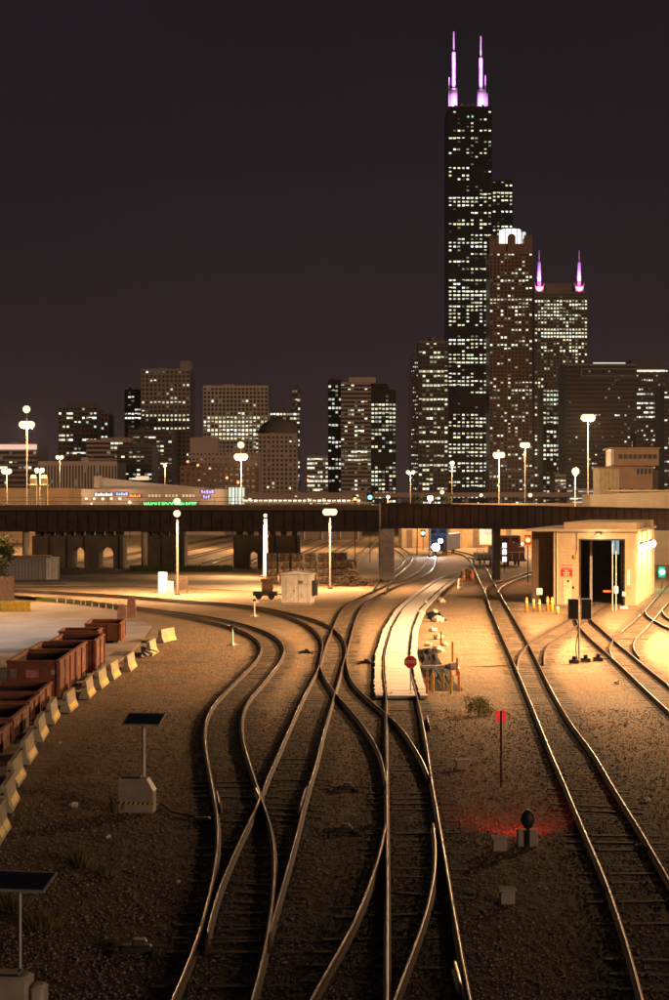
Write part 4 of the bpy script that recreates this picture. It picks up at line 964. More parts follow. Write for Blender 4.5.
def grass_strip():
    rr = random.Random(9); mb = MB(); a = [(36,598.5,600.5),(60,599.6,602),(90,602,605),(120,606,609.5),(132,608.6,611)]
    for k in range(5000):
        i = rr.randrange(4); f = rr.random(); u = a[i][0]+(a[i+1][0]-a[i][0])*f; v0 = a[i][1]+(a[i+1][1]-a[i][1])*f; v1 = a[i][2]+(a[i+1][2]-a[i][2])*f
        p = G(u, rr.uniform(v0,v1)); h = rr.uniform(.08,.22); dx,dy = rr.uniform(-.06,.06),rr.uniform(-.06,.06)
        mb.add([(p.x-.03,p.y,-.05),(p.x+.03,p.y,-.05),(p.x+dx,p.y+dy,h)],[(0,1,2)])
    for k in range(3000):
        p = G(rr.uniform(130,232), rr.uniform(568,571)); p.y = min(p.y, 238); p.x = (rr.uniform(130,232)-UC)/F*p.y; h = rr.uniform(.2,.7)
        mb.add([(p.x-.05,p.y,-.05),(p.x+.05,p.y,-.05),(p.x+rr.uniform(-.1,.1),p.y,h)],[(0,1,2)])
    o = mb.build('grass', mat('green_grass',(.10,.13,.03),.85,0,.4,2), None, kind='stuff'); tag(o, 'strip of grass between the paved lot and the track', 'grass')
grass_strip()

# ------------------------------------------------------------------ trains and signals under the right viaduct
def locomotive():
    b = at(437,500,292); b.z = 0; t = thing('locomotive', 'dark blue locomotive with glaring white headlights under the viaduct', 'locomotive', b, R(-12))
    BL = mat('dark_blue_paint', (.03,.04,.09), .45, 0, .2, 1)
    MB().bbox(-1.45,1.45,.8,16,1.1,3.6,.15).build('body', BL, t); MB().bbox(-1.2,1.2,0,.8,1.1,2.6,.15).build('nose', BL, t)
    c = MB().bbox(-1.5,1.5,.9,4,3.6,4.5,.12).build('cab', BL, t)
    for x in (-.75,.75): MB().box(x-.45,x+.45,.87,.899,3.75,4.25).build('windscreen', GLASS, c)
    MB().box(-1.45,1.45,-.1,16.2,.85,1.1).build('frame', DARKM, t)
    for y in (1.4,3.4,11.5,13.5):
        for x in (-.75,.75):
            w = link('wheel', WHEEL, t, None, (x,y,.62)); w.rotation_euler = (0,R(90),0)
    for x,z,r in ((-.15,1.45,.62),(.6,2.45,.36)):
        h = MB().lathe((0,0,0),[(r*1.2,-.1),(r*1.2,.1)],12).build('headlight', DARKM, t, loc=(x,-.1,z)); h.rotation_euler = (R(90),0,0)
        l = MB().lathe((0,0,.1),[(r,.01),(r*.9,.06),(r*.3,.1)],12).build('lens', WHITE_L, h, True)
    s = light('headlight_beam', t, (-.1,-.5,1.6), 9000, (.95,.93,1.0), .15, 'SPOT', spot_size=R(50), spot_blend=.8); s.rotation_euler = Vector((-.05,-1,-.06)).to_track_quat('-Z','Y').to_euler()
WHEEL = MB().lathe((0,0,0),[(.46,-.06),(.46,.06)],14).mesh('wheel', DARKM)
locomotive()
def switcher():
    b = G(515,566); t = thing('switch_engine', 'dark red work engine parked under the right viaduct', 'engine', b, R(10))
    RD = mat('dark_red_paint',(.13,.035,.025),.6,0,.3,1.2)
    MB().bbox(-1.4,1.4,0,9,.9,2.6,.12).build('hood', RD, t); MB().bbox(-1.45,1.45,2.2,5,2.6,4.1,.12).build('cab', RD, t)
    MB().box(-1.5,1.5,-.4,9.3,.65,.9).build('frame', DARKM, t)
    for x in (-.7,.7): MB().box(x-.45,x+.45,2.16,2.199,3.1,3.8).build('window', GLASS, t)
    for x in (-1.45,-.5,.5,1.45): MB().tube((x,-.3,.9),(x,-.3,1.9),.03,None,5).build('railing_post', WHITE, t)
    MB().tube((-1.45,-.3,1.9),(1.45,-.3,1.9),.03,None,5).build('handrail', WHITE, t)
    for y in (1,2.6,6.5,8): 
        for x in (-.75,.75): w = link('wheel', WHEEL, t, None, (x,y,.46)); w.rotation_euler = (0,R(90),0)
    MB().ball((1.0,-.1,3.0),.16,8,5).build('lamp_lens', emit('pale_lens',(.9,.95,1),6), t)
switcher()
def flatcar():
    b = G(486,566); t = thing('flat_wagon', 'flat wagon with white railings behind the viaduct column', 'wagon', b, R(4))
    MB().box(-1.3,1.9,0,8,.75,1.0).build('bed', DARKM, t)
    pm = MB().tube((0,0,1.0),(0,0,2.3),.035,None,5).mesh('railing_post', WHITE)
    for i in range(7): link('railing_post', pm, t, None, (-1.25+i*.5,.05,0))
    for z in (1.6,2.3): MB().tube((-1.3,.05,z),(1.9,.05,z),.035,None,5).build('handrail', WHITE, t)
    MB().bbox(-.9,1.4,2,6,1.0,1.7,.08).build('load', mat('grey_load',(.2,.17,.15),.8), t)
    for y in (1,6.5): 
        for x in (-.75,.75): w = link('wheel', WHEEL, t, None, (x,y,.46)); w.rotation_euler = (0,R(90),0)
flatcar()
t = thing('work_light', 'tall white glowing work light beside the red engine', 'work light', G(504.5,572)); MB().tube((0,0,-.1),(0,0,2.0),.06,None,6).build('stand', DARKM, t)
for z in (1.3,2.2,3.0): MB().bbox(-.25,.25,-.1,.1,z,z+.6,.05).build('lamp_panel', emit('cool_panel',(.9,.95,1),3), t)
def signal(label, u, v, y, m, r, col=None, p=0, base=True, vb=None):
    c = at(u,v,y); t = thing('signal_light', label, 'signal', (c.x,c.y,-.05))
    MB().tube((0,.12,0),(0,.12,c.z+.3),.06,None,6).build('post', DARKM, t); MB().bbox(-r*1.3,r*1.3,.0,.12,c.z-r*2,c.z+r*2,.04).build('backplate', BLACK, t)
    MB().ball((0,-.06,c.z),r,8,5).build('lens', m, t, True)
    if p: light('lamp_light', t, (0,-.6,c.z), p, col, .1)
signal('red signal light left of the shed roof', 528, 539.5, 200, RED_L, .27, (1,.1,.03), 700)
signal('green signal light at the right edge behind the shed', 662, 571.5, 186, GREEN_L, .30, (.1,1,.5), 500)
signal('small green signal under the viaduct left of the train headlight', 423, 533, 330, GREEN_L, .32)
signal('cyan signal light on the viaduct joint', 370, 497, 262, CYAN_L, .34)
signal('small red signal left of the cyan one', 355, 498.5, 262, RED_L, .24)
# lit depot behind the right viaduct
def depot():
    y = 345; s = y/F; t = thing('depot_building', 'low amber-lit depot seen through the gaps under the right viaduct', 'depot', (0,y,0))
    PALE = mat('pale_depot_wall',(.26,.19,.115),.8,0,.2,.4)
    MB().box((402-UC)*s,62,0,18,0,8.0).build('wall', PALE, t); MB().box((402-UC)*s-.4,62.5,-.4,18.4,8.0,8.3).build('roof', BROWN, t)
    for i in range(13):
        u = 407+i*11.0; p = MB().box((u-UC)*s,(u-UC)*s+1.0,-.06,-.005,.0,3.4+(.6 if i%3 else 0)).build('door', BROWN if i%3==0 else mat('amber_door',(.35,.2,.1),.8), t)
    m = MB().box((479.5-UC)*s,(495-UC)*s,-.2,-.07,0.6,5.2).build('mural_board', WHITE, t)
    MB().lathe((0,0,0),[(.95,-.02),(.95,.02)],14).build('blue_disc', mat('pale_blue_paint',(.30,.33,.52),.7), m, loc=((488-UC)*s,-.22,3.2)).rotation_euler = (R(90),0,0)
    for u in (414,436,487,518,560,610):
        h = MB().bbox((u-UC)*s-.25,(u-UC)*s+.25,-.9,0,5.6,5.8,.03).build('wall_lamp', DARKM, t); light('lamp_light', t, ((u-UC)*s,-1.6,5.2), 380, (1,.62,.3), .2)
depot()

# ------------------------------------------------------------------ control tower and buildings beyond the viaduct
def control_tower():
    y = 262; s = y/F; X = lambda u: (u-UC)*s; Z = lambda v: H+(HZ-v)*s
    t = thing('control_tower', 'tan railway control tower with a glazed cab above a long pale building', 'control tower', (X(638),y,0))
    ox = X(638); TAN = mat('tan_render',(.40,.26,.17),.8,0,.1,.5,0,1,(.25,.15,.1),.3,.4)
    MB().box(X(621)-ox,X(655)-ox,2,9,0,Z(466.5)).build('shaft', TAN, t)
    cab = MB().box(X(616)-ox,X(660)-ox,.8,10,Z(465.5),Z(448.5)).build('cab', TAN, t)
    MB().box(X(613)-ox,X(661)-ox,.5,10.4,Z(448.5),Z(447.2)).build('cab_roof', TAN, t)
    MB().bbox(X(612)-ox,X(616)-ox,1,5,Z(465),Z(449),.05).build('corner_box', WHITE, t)
    for i in range(8): 
        x0 = X(619.5+i*4.9)-ox; MB().box(x0,x0+.55,.74,.798,Z(458.5),Z(454.2)).build('window', mat('cab_glass',(.10,.09,.09),.1,0,.1,1,spec=.8) if i == 0 else bpy.data.materials['cab_glass'], cab)
    w = MB().box(X(638)-ox,X(653.5)-ox,1.93,1.999,Z(473.8),Z(468.5)).build('window', bpy.data.materials['cab_glass'], t)
    for i in range(4): MB().box(X(638+i*3.9)-ox,X(638+i*3.9)-ox+.06,1.9,1.929,Z(473.8),Z(468.5)).build('mullion', WHITE, w)
    an = MB().box(X(601)-ox,X(620.8)-ox,1.5,8,0,Z(468.5)).build('annex', CREAM, t); MB().box(X(600)-ox,X(620.7)-ox,1.2,8.2,Z(468.5),Z(467)).build('annex_roof', TAN, t)
    for i in range(5): MB().box(X(602.5+i*4)-ox,X(602.5+i*4)-ox+.12,1.42,1.499,3,Z(470)).build('pilaster', CREAM, an)
    MB().box(X(655)-ox+.003,X(661.5)-ox,2.6,9,0,Z(470)).build('side_wing', BROWN, t); MB().tube((X(635.5)-ox,3,Z(447)),(X(635.5)-ox,3,Z(441)),.08,.05,6).build('antenna', GALV, t)
    b = thing('long_pale_building', 'long low pale building below the control tower on the viaduct skyline', 'building', (X(640),y-10,0)); s2 = (y-10)/F; o2 = X(640)
    PB = mat('pale_render',(.62,.50,.36),.8,0,.1,.4,0,1,(.45,.34,.22),.4,.3)
    XX = lambda u: (u-UC)*s2-o2; ZZ = lambda v: H+(HZ-v)*s2
    MB().add([(XX(590),0,0),(XX(720),0,0),(XX(720),8,0),(XX(590),8,0),(XX(590),0,ZZ(494.5)),(XX(720),0,ZZ(490)),(XX(720),8,ZZ(490)),(XX(590),8,ZZ(494.5))],[(0,3,2,1),(4,5,6,7),(0,1,5,4),(1,2,6,5),(2,3,7,6),(3,0,4,7)]).build('wall', PB, b)
    MB().box(XX(608),XX(720),-.02,8.02,ZZ(491.5),ZZ(489.8)).build('parapet', PB, b); 
    for i in range(5): MB().bbox(XX(610+i*11),XX(612+i*11),1,2,ZZ(489.8),ZZ(488.2),.05).build('roof_vent', BROWN, b)
    for uu, vv in ((600,497),(640,478)): pass
    light('lamp_light', b, (XX(570),-10,15.5), 2600, (1,.62,.3), .3); light('lamp_light', b, (XX(640),-14,13.5), 3800, (1,.62,.3), .3)
control_tower()

def facade(name, label, u0, u1, vt, y, depth=40, cols=10, pitch=4.0, wall=None, lit=.2, style='grid', cat='office tower', rz=0, rowfn=None, tints=None, win=(.62,.5), seed=0, top=1, roof=None, vb=508, bar=.22, bright=1.0, glass=True, xoff=0, parent=None, clump=.5, skip_top=0):
    s = y/F; w = (u1-u0)*s; x = ((u0+u1)/2-UC)*s; zt = H+(HZ-vt)*s; zb = max(0, H+(HZ-vb)*s); rr = random.Random(seed*17+3)
    t = parent or thing(name, label, cat, (x,y,0), rz); dx = x-t.location.x if parent else 0; dy = y-t.location.y if parent else 0
    a, b = -w/2+dx, w/2+dx; fh = pitch*s; nrow = int((zt-zb)/fh); cw = w/cols; pr = .25*fh*.5
    MB().box(a,b,dy+pr,dy+depth,0,zt).build('wall' if style=='plain' else 'tower_body', wall if style=='plain' else (DGLASS_B if wall is W_BLACK else DGLASS), t)
    if style != 'plain':
        m = MB()
        if style in ('grid','ribs'):
            for i in range(cols+1):
                xx = a+cw*i; m.box(max(a,xx-cw*bar/2),min(b,xx+cw*bar/2),dy,dy+pr-.002,0,zt)
        if style in ('grid','bands'):
            for j in range(nrow+1):
                zz = zt-fh*j
                if style == 'grid':
                    for i in range(cols): m.box(a+cw*i+cw*bar/2,a+cw*(i+1)-cw*bar/2,dy+.02,dy+pr-.004,zz-fh*bar,zz)
                else: m.box(a,b,dy,dy+pr-.002,zz-fh*.45,zz)
        m.box(a-.001,b+.001,dy-.02,dy+pr-.001,zt-.5*fh*top,zt+.3)
        m.box(a,a+.4,dy+pr,dy+depth,0,zt) if False else None
        m.build('facade_frame', wall, t, kind='stuff')
    lm = MB(); dm = MB(); prev = [False]*cols
    T = tints or [(1,.95,.70),(1,.90,.58),(.98,1,.80),(.88,1,.78),(1,.85,.50)]
    for j in range(nrow):
        zz = zt-fh*j; yy = dy+pr-.03 if style != 'plain' else dy+pr-.06
        if j < skip_top: dens = 0
        else: dens = rowfn(HZ-(zz-H)/s) if rowfn else max(0, lit*rr.choice((.3,.6,.9,1.2,2.0)))
        run = False; rowb = rr.uniform(.55,1.1)
        for i in range(cols):
            d = dens[min(len(dens)-1, i*len(dens)//cols)] if isinstance(dens,(list,tuple)) else dens
            pz = min(.97, d*(1+clump) if run else d*(1-clump*.4)) if d < .9 else .96
            was = run; run = rr.random() < pz
            x0 = a+cw*(i+.5-win[0]/2); x1 = x0+cw*win[0]; x0 -= cw*(1-win[0])*(1 if run and was and rr.random() < .4 else 0); z1 = zz-fh*(bar+.03) if style=='grid' else zz-fh*.48 if style=='bands' else zz-fh*.25; z0 = z1-fh*win[1]*(1 if rr.random() < .7 else rr.uniform(.4,.9))
            if not run and style != 'plain' and rr.random() < (.06+.25*d): run2 = True
            else: run2 = False
            if run or run2:
                c = rr.choice(T); k = bright*rowb*rr.choice((.3,.7,1.1,1.5,1.8))*(.10 if run2 else 1)
                if d > .6 and run: k = bright*rowb*rr.uniform(.7,1.6)
                lm.add([(x0,yy,z0),(x1,yy,z0),(x1,yy,z1),(x0,yy,z1)],[(0,1,2,3)],0,tuple(q*k for q in c))
            elif style == 'plain' and glass: dm.add([(x0,yy,z0),(x1,yy,z0),(x1,yy,z1),(x0,yy,z1)],[(0,1,2,3)],0)
    if lm.v: lm.build('lit_window', LIT, t, kind='stuff')
    if dm.v: dm.build('dark_window', GLASS, t, kind='stuff')
    if not parent and cat not in ('skyscraper','warehouse'):
        for k in range(rr.choice((2,3))):          # plant rooms, tanks and a mast on the roof
            xa = rr.uniform(a+.06*w, b-.3*w); xb = xa+w*rr.uniform(.08,.22); hh = fh*rr.uniform(.35,.9)
            MB().bbox(xa,xb,dy+depth*(.12+.2*k),dy+depth*(.27+.2*k),zt+.01,zt+hh,.15).build('roof_plant', DGLASS if k == 1 else wall or W_DARK, t)
        xm = rr.uniform(a+.1*w,b-.1*w); MB().tube((xm,dy+depth*.85,zt),(xm,dy+depth*.85,zt+fh*rr.uniform(1.0,2.2)),.18,.08,5).build('roof_mast', DARKM, t)
    for (ua,ub,va,m_) in (roof or []): MB().box((ua-UC)*s-x+dx,(ub-UC)*s-x+dx,dy+depth*.2,dy+depth*.7,zt,H+(HZ-va)*s).build('roof_block', m_ or wall, t)
    return t
DGLASS = mat('tower_dark_glass',(.07,.052,.047),.35,0,.2,.02,spec=.4)
DGLASS_B = mat('tower_black_glass',(.022,.018,.018),.35,0,.2,.02,spec=.4)
def wm(n, c, v=.15): return mat(n, c, .85, 0, v, .03)
W_BLACK = wm('black_aluminium',(.042,.034,.034)); W_BROWN = wm('brown_granite',(.28,.175,.12)); W_GREY = wm('grey_concrete_facade',(.33,.255,.21)); W_BEIGE = wm('beige_stone_facade',(.46,.34,.26)); W_DARK = wm('dark_curtain_wall',(.15,.112,.098)); W_PALE = wm('pale_stone_facade',(.55,.44,.35)); W_OLIVE = wm('olive_grey_facade',(.24,.195,.145))
SE = {121.5:(0,.4),125:(.3,.2),129:(.35,.8),133:(0,.2),136.5:(.8,.5),140:(.15,.4),147.5:(.4,.4),151.5:(.3,.4),155:(0,.4),163:(0,.2),166.5:(.98,.05),170:(.4,.2),174:(.7,0),178:(.3,0),186:(.5,0),191.5:(0,.8),195:(.97,.97),198.5:(.97,.4),202:(.4,.3),205.5:(.2,0),210:(0,.75),213:(.7,0),220:(.3,.2),224:(.98,.8),228:(.1,.3),232.5:(0,.98),235.5:(.6,.5),239:(.4,.5),243:(.5,.95),247:(.4,.1),252:(0,.4),257.5:(.4,.1),261:(.97,.1),266:(.3,.7),278.7:(1,1),283:(.6,.2),287:(.2,0),290.7:(.98,.98),294.5:(.7,.8),298:(.98,.8),302:(0,.6),305.5:(.8,.8),309:(.8,.8),313:(.8,.8),317:(.6,.4),320.5:(.2,.6),324:(.8,.8),331.5:(.4,0),339:(.98,.98),343:(.6,.85),346.5:(.4,.98),350.5:(.4,.1),354:(.98,.8),358:(.98,.98),361.7:(1,1),366:(.2,.1),373:(.75,.7),376:(.6,.4),380:(.98,.85),384:(.95,.4),388:(.2,.4),392:(.4,.98),411.6:(.6,.6),417:(.2,.8),421.6:(.8,.98),426:(.6,.8),432.5:(.6,.8),437:(.6,.8),445:(.95,.95),451:(.98,.98),456:(.6,.8),463:(.8,.98),467:(.7,.8),470:(.8,.95),475:(.4,.5),481:(.6,.8),485:(.8,.98),490:(.5,.6),496:(.8,.97)}
SK = sorted(SE)
def sears(v):
    k = min(SK, key=lambda q: abs(q-v)); return SE[k] if abs(k-v) < 1.95 else (.02,.02)
def sears3(v):
    if v < 184: return .15
    k = min(SK, key=lambda q: abs(q-v)); return (SE[k][1]*.8 if abs(k-v) < 1.95 else .05)
def big_tower():
    y = 2000; s = y/F
    t = facade('skyscraper','tallest black tower with two lit pink antennas',448,492,106.5,y,68,10,3.74,W_BLACK,rowfn=sears,style='grid',cat='skyscraper',win=(.52,.42),seed=1,bar=.2,bright=1.35,clump=0)
    facade('',None,492.2,513,180,y+20,45,5,3.74,W_BLACK,rowfn=sears3,style='grid',win=(.52,.42),seed=2,parent=t,bar=.2,bright=1.2)
    zt = H+(HZ-106.5)*s; x0 = t.location.x
    for u in (470.5,):
        for k,dx in enumerate((-1.2,1.0)):
            MB().ball(((u-UC+dx*2)*s-x0,-.8,H+(HZ-116.8)*s),1.1,6,4).build('beacon', emit('cyan_beacon%d'%k,(.3,.9,.8),1.2), t)
    ANT = mat('white_antenna_steel',(.75,.72,.75),.5,0,.05)
    for u, vtop, lst in ((455.2,25,[(4.1,83),(2.0,46),(.8,25)]),(482.6,29.5,[(4.1,84),(2.0,52),(.8,29.5)])):
        xx = (u-UC)*s-x0; z = zt; an = MB(); pr = []
        for r, v in lst:
            z2 = H+(HZ-v)*s; pr += [(r,z),(r,z2-1)]; z = z2
        an.lathe((xx,25,0), pr, 10).build('antenna', ANT, t)
        for dxx, v in ((-5.2,72),(5.0,70),(7,88)):
            if (u < 470 and dxx > 0) : continue
            if u > 470 and dxx < 0: continue
            MB().tube((xx+dxx,25,zt),(xx+dxx,25,H+(HZ-v)*s),.8,.5,6).build('side_mast', ANT, t)
        for hz_, pw, cone in ((10,2.0e5,46),(42,9.0e5,30),(76,2.2e6,24)):
            light('floodlight', t, (xx,-1.5,zt+.6), pw, (.72,.24,1.0), .6, 'SPOT', spot_size=R(cone), spot_blend=1.0).rotation_euler = Vector((0,26,hz_)).to_track_quat('-Z','Y').to_euler()
        MB().bbox(xx-1.2,xx+1.2,-3.2,-2.2,zt-.6,zt+1.2,.1).build('floodlight_housing', DARKM, t)
    for i in range(9): MB().tube(((461.5+i*1.9-UC)*s-x0,6,zt),((461.5+i*1.9-UC)*s-x0,6,zt+random.uniform(2,6.5)),.35,.2,5).build('roof_mast', ANT, t)
big_tower()
def crown_tower():
    y = 1850; s = y/F
    t = facade('skyscraper','brown granite tower with a glowing white lantern crown',489.5,532.5,252,y,45,12,3.78,W_BROWN,lit=.22,style='grid',cat='skyscraper',win=(.6,.45),seed=5,bar=.34,bright=1.15)
    x0 = t.location.x; Xl = lambda u: (u-UC)*s-x0; Z = lambda v: H+(HZ-v)*s
    for a, b, v, nm in ((489.5,499,238,'shoulder'),(524,532.5,238,'shoulder'),(499.2,523.8,243.5,'crown_base')): MB().box(Xl(a),Xl(b),1,30,Z(252)+.31,Z(v)).build(nm, W_BROWN, t)
    for u in (490.5,493.5,497,525.5,528.5,531.5): MB().box(Xl(u-1),Xl(u+1),1.2,6,Z(238),Z(235)).build('turret', W_BROWN, t)
    LC = emit('lantern_glass',(.93,1.0,.93),1.6)
    m = MB().lathe((Xl(511.7),14,Z(243.5)),[(11.5,0),(11.5,12.5),(10.8,15.5)],16).build('lantern', LC, t)
    MB().box(Xl(507.5),Xl(515.5),-.5,1,Z(252),Z(236.5)).build('centre_bay', W_BROWN, t); MB().prism([(Xl(507.5),Z(236.5)),(Xl(515.5),Z(236.5)),(Xl(513.5),Z(234)),(Xl(509.5),Z(234))],'y',-.5,1).build('gable', W_BROWN, t)
    for k in range(12): 
        a = 2*math.pi*k/12; MB().tube((Xl(511.7)+11.7*math.cos(a),14+11.7*math.sin(a),Z(243.5)),(Xl(511.7)+11.7*math.cos(a),14+11.7*math.sin(a),Z(243.5)+15.5),.35,None,5).build('lantern_rib', W_BROWN, t)
    MB().lathe((Xl(524.8),6,Z(238)),[(1.6,0),(1.6,6),(1.2,7)],8).build('small_lantern', emit('small_lantern_glass',(.8,1,.95),.8), t)
crown_tower()
def pink_tower():
    y = 2050; s = y/F
    def rows(v): 
        if v < 296: return 0
        if 296<=v<=318: return .6
        if 326<=v<=338: return .85
        return .42 if v < 350 else .3
    t = facade('skyscraper','stepped tower with two small pink spires',534.5,587.5,292,y,60,17,3.55,W_OLIVE,rowfn=rows,style='grid',cat='skyscraper',win=(.58,.5),seed=8,bar=.3,bright=1.3,skip_top=1)
    x0 = t.location.x; Xl = lambda u: (u-UC)*s-x0; Z = lambda v: H+(HZ-v)*s
    MB().box(Xl(546),Xl(576),4,40,Z(292)+.31,Z(283)).build('upper_block', W_OLIVE, t)
    PK = mat('pale_spire_metal',(.75,.7,.74),.5)
    for u in (539.5,579.5):
        MB().bbox(Xl(u-4.5),Xl(u+4.5),0.5,9,Z(292)+.31,Z(286),.5).build('spire_base', PK, t); 
        for q in (-1,1): MB().tube((Xl(u+q*4.2),1.2,Z(286)),(Xl(u+q*5.0),1.2,Z(282)),.9,.3,5).build('finial', PK, t)
        MB().lathe((Xl(u),4.5,0),[(2.4,Z(286)),(1.9,Z(262)),(.9,Z(261)),(.5,Z(250))],8).build('spire', PK, t)
        light('floodlight', t, (Xl(u),-7,Z(291)), 4.2e4, (1,.10,.40), .5, 'SPOT', spot_size=R(60), spot_blend=.5).rotation_euler = Vector((0,.9,.45)).to_track_quat('-Z','Y').to_euler()
        light('floodlight', t, (Xl(u),-4,Z(283)), 1.0e5, (.62,.18,1.0), .5, 'SPOT', spot_size=R(80), spot_blend=.5).rotation_euler = Vector((0,.5,.87)).to_track_quat('-Z','Y').to_euler()
pink_tower()
facade('office_tower','greenish lit slab left of the black tower',418.5,448,341,1750,40,8,4.7,W_OLIVE,lit=.42,style='grid',seed=10,win=(.7,.45),bar=.2,bright=1.1,tints=[(1,.95,.6),(.95,1,.7),(1,.9,.55)])
t = facade('office_tower','slim pale tower strung with white lights up its side',411,418,357,1500,20,4,4.2,W_DARK,lit=.5,style='grid',seed=11,win=(.4,.3),bar=.2,tints=[(1,1,.95),(.8,.95,1)],bright=.9)
MB().box((409-UC)*1500/F-t.location.x,(411.5-UC)*1500/F-t.location.x,0,8,0,H+(HZ-378)*1500/F).build('hoist_shaft', W_DARK, t)
facade('office_tower','dark mid-rise with a greenish lit lower facade before the pink spired tower',543,567,388,1500,35,7,4.6,W_DARK,lit=.5,style='grid',seed=12,win=(.66,.5),bar=.25,tints=[(1,1,.75),(.8,1,.75),(1,.92,.6)],roof=[(548,565,382,None)])
t = facade('office_block','wide dark block with a thin pale frame line round its top',565,637,364,1250,40,22,4.4,W_DARK,lit=.09,style='bands',seed=13,win=(.55,.35),bar=.2,skip_top=4,cat='office block')
s_ = 1250/F; xo = t.location.x; XL = lambda u: (u-UC)*s_-xo; ZL = lambda v: H+(HZ-v)*s_
PL = mat('pale_trim',(.40,.33,.30),.8)
MB().box(XL(565),XL(637),-.5,-.03,ZL(365.2),ZL(364.2)).build('trim', PL, t); MB().box(XL(581),XL(637),-.5,-.03,ZL(369.2),ZL(368.6)).box(XL(581),XL(637),-.5,-.03,ZL(376.4),ZL(375.6)).box(XL(581),XL(581.8),-.5,-.03,ZL(375.5),ZL(369.3)).build('trim', PL, t)
MB().box(XL(594),XL(626),3,6,ZL(364)+.31,ZL(362.2)).build('roof_light_strip', emit('roof_strip',(.95,.95,.85),.9), t)
t = facade('office_tower','dark tower with a bright top band at the right edge',636,668,368,1600,40,13,4.6,W_DARK,lit=.28,style='bands',seed=14,win=(.7,.35),tints=[(1,.93,.7),(.9,.95,.85)],roof=[(632,662,359,None)])
s_ = 1600/F; xo = t.location.x; MB().box((637-UC)*s_-xo,(665-UC)*s_-xo,-.6,-.03,H+(HZ-371.6)*s_,H+(HZ-370)*s_).build('lit_band', emit('lit_band',(1,.93,.75),1.2), t)
facade('office_tower','narrow dark tower cut by the right edge',664,700,385,1400,40,9,4.6,W_DARK,lit=.25,style='bands',seed=15,win=(.7,.35))
facade('office_block','dark rounded end block between the wide dark block and the right edge',636,641,433,1150,20,2,5,W_DARK,lit=.0,style='bands',seed=16,cat='office block')
facade('parking_garage','pale lit parking decks low behind the lamp left of the control tower',567,595,489,900,30,5,3.6,W_PALE,lit=.9,style='bands',seed=17,win=(.95,.4),cat='parking garage',tints=[(1,.95,.85)],bright=.75)
facade('mid_rise','pale ribbed mid-rise behind the low lamp',555,566,475,950,25,4,3.4,W_PALE,lit=.4,style='bands',seed=18,win=(.9,.4),cat='building')
facade('mid_rise','low lit mid-rise at the foot of the brown crowned tower',489,534,470,1100,30,12,4.4,W_GREY,lit=.3,style='grid',seed=19,cat='building')
# middle group
facade('office_tower','black slab with scattered white lights on the left of the central group',328,342,380,1300,40,4,4.3,W_BLACK,lit=.34,style='grid',seed=21,win=(.66,.5),tints=[(1,1,.95),(.95,1,.9),(1,.93,.75)])
facade('office_tower','pale banded tower in the middle of the central group',341,371,382.5,1250,40,9,4.15,W_BEIGE,lit=.16,style='bands',seed=22,win=(.8,.42),rowfn=lambda v: .12 if v < 404 else .55 if 404<=v<=412 or 447<=v<=459 else .2,roof=[(349,376,376.5,W_PALE)])
facade('office_tower','dark chamfered tower on the right of the central group',371,396,390,1266,40,7,4.2,W_BLACK,style='grid',seed=23,win=(.7,.5),rowfn=lambda v: 0 if v < 399 else .9 if 406<=v<=417 else .6 if v<434 else .2 if v < 460 else .5,roof=[(369,388,383,None)])
facade('office_block','low block with a bright white band left of the central group',307,328,456,900,30,8,4.4,W_GREY,lit=.35,style='bands',seed=24,win=(.8,.45),cat='office block',rowfn=lambda v: 1 if 475<=v<=479 else .5,tints=[(1,.95,.75),(1,.9,.6)])
# left group
facade('office_tower','dark apartment tower with scattered white windows at far left',57,107,406,1150,35,12,4.6,W_DARK,lit=.30,style='plain',wall=W_DARK,seed=31,win=(.6,.5),tints=[(1,.95,.8),(1,.88,.6),(.9,1,.9)]) if False else facade('apartment_tower','dark apartment tower with scattered white windows at far left',58,97,407,1150,35,10,4.4,W_DARK,lit=.28,style='plain',seed=31,win=(.58,.45),cat='apartment tower',tints=[(1,.95,.8),(1,.88,.6),(.9,1,.9)],roof=[(64,92,402,None)])
facade('apartment_tower','set back right wing of the dark apartment tower at far left',97,108,413,1170,30,3,4.4,W_DARK,lit=.25,style='plain',seed=32,win=(.58,.45),cat='apartment tower',tints=[(.8,1,.85),(1,.9,.7)])
facade('office_tower','narrow dark tower left of the square windowed tower',124.5,141,390,1200,30,5,4.2,W_DARK,lit=.25,style='bands',seed=33,win=(.75,.4),tints=[(1,.95,.85)])
facade('office_tower','brown square windowed tower with a raised right corner',141,190,369,1150,40,12,4.35,W_GREY,style='grid',seed=34,win=(.5,.45),bar=.42,rowfn=lambda v: .7 if 398<=v<=403 or 412<=v<=419 or 424<=v<=428 else .08,roof=[(179,189,360,None)],cat='office tower')
facade('office_block','dark glass block in front of the square windowed tower',128,172,430,1000,30,11,4.4,W_DARK,lit=.22,style='bands',seed=35,win=(.75,.4),cat='office block')
facade('office_block','pale grid fronted office block with bright middle floors',203,268,386,1050,40,17,4.15,W_PALE,style='grid',seed=36,win=(.6,.55),bar=.34,cat='office block',clump=.9,rowfn=lambda v: 0 if v < 397 else .12 if v < 415 else .8 if 416<=v<=424 else .55 if v<438 else .2,roof=[(234,252,384.3,W_DARK)])
t = facade('old_building','beige ribbed stone building with a dark dome roof',258,297,434,850,30,9,4.6,W_BEIGE,lit=.04,style='grid',seed=37,win=(.45,.6),bar=.42,cat='building')
s_ = 850/F; xo = t.location.x
MB().lathe((0,15,H+(HZ-434)*s_),[(9.6,0),(9.4,2.0),(8.2,4.5),(5.5,6.6),(2.5,7.6),(.3,7.9)],20).build('dome', W_DARK, t, True)
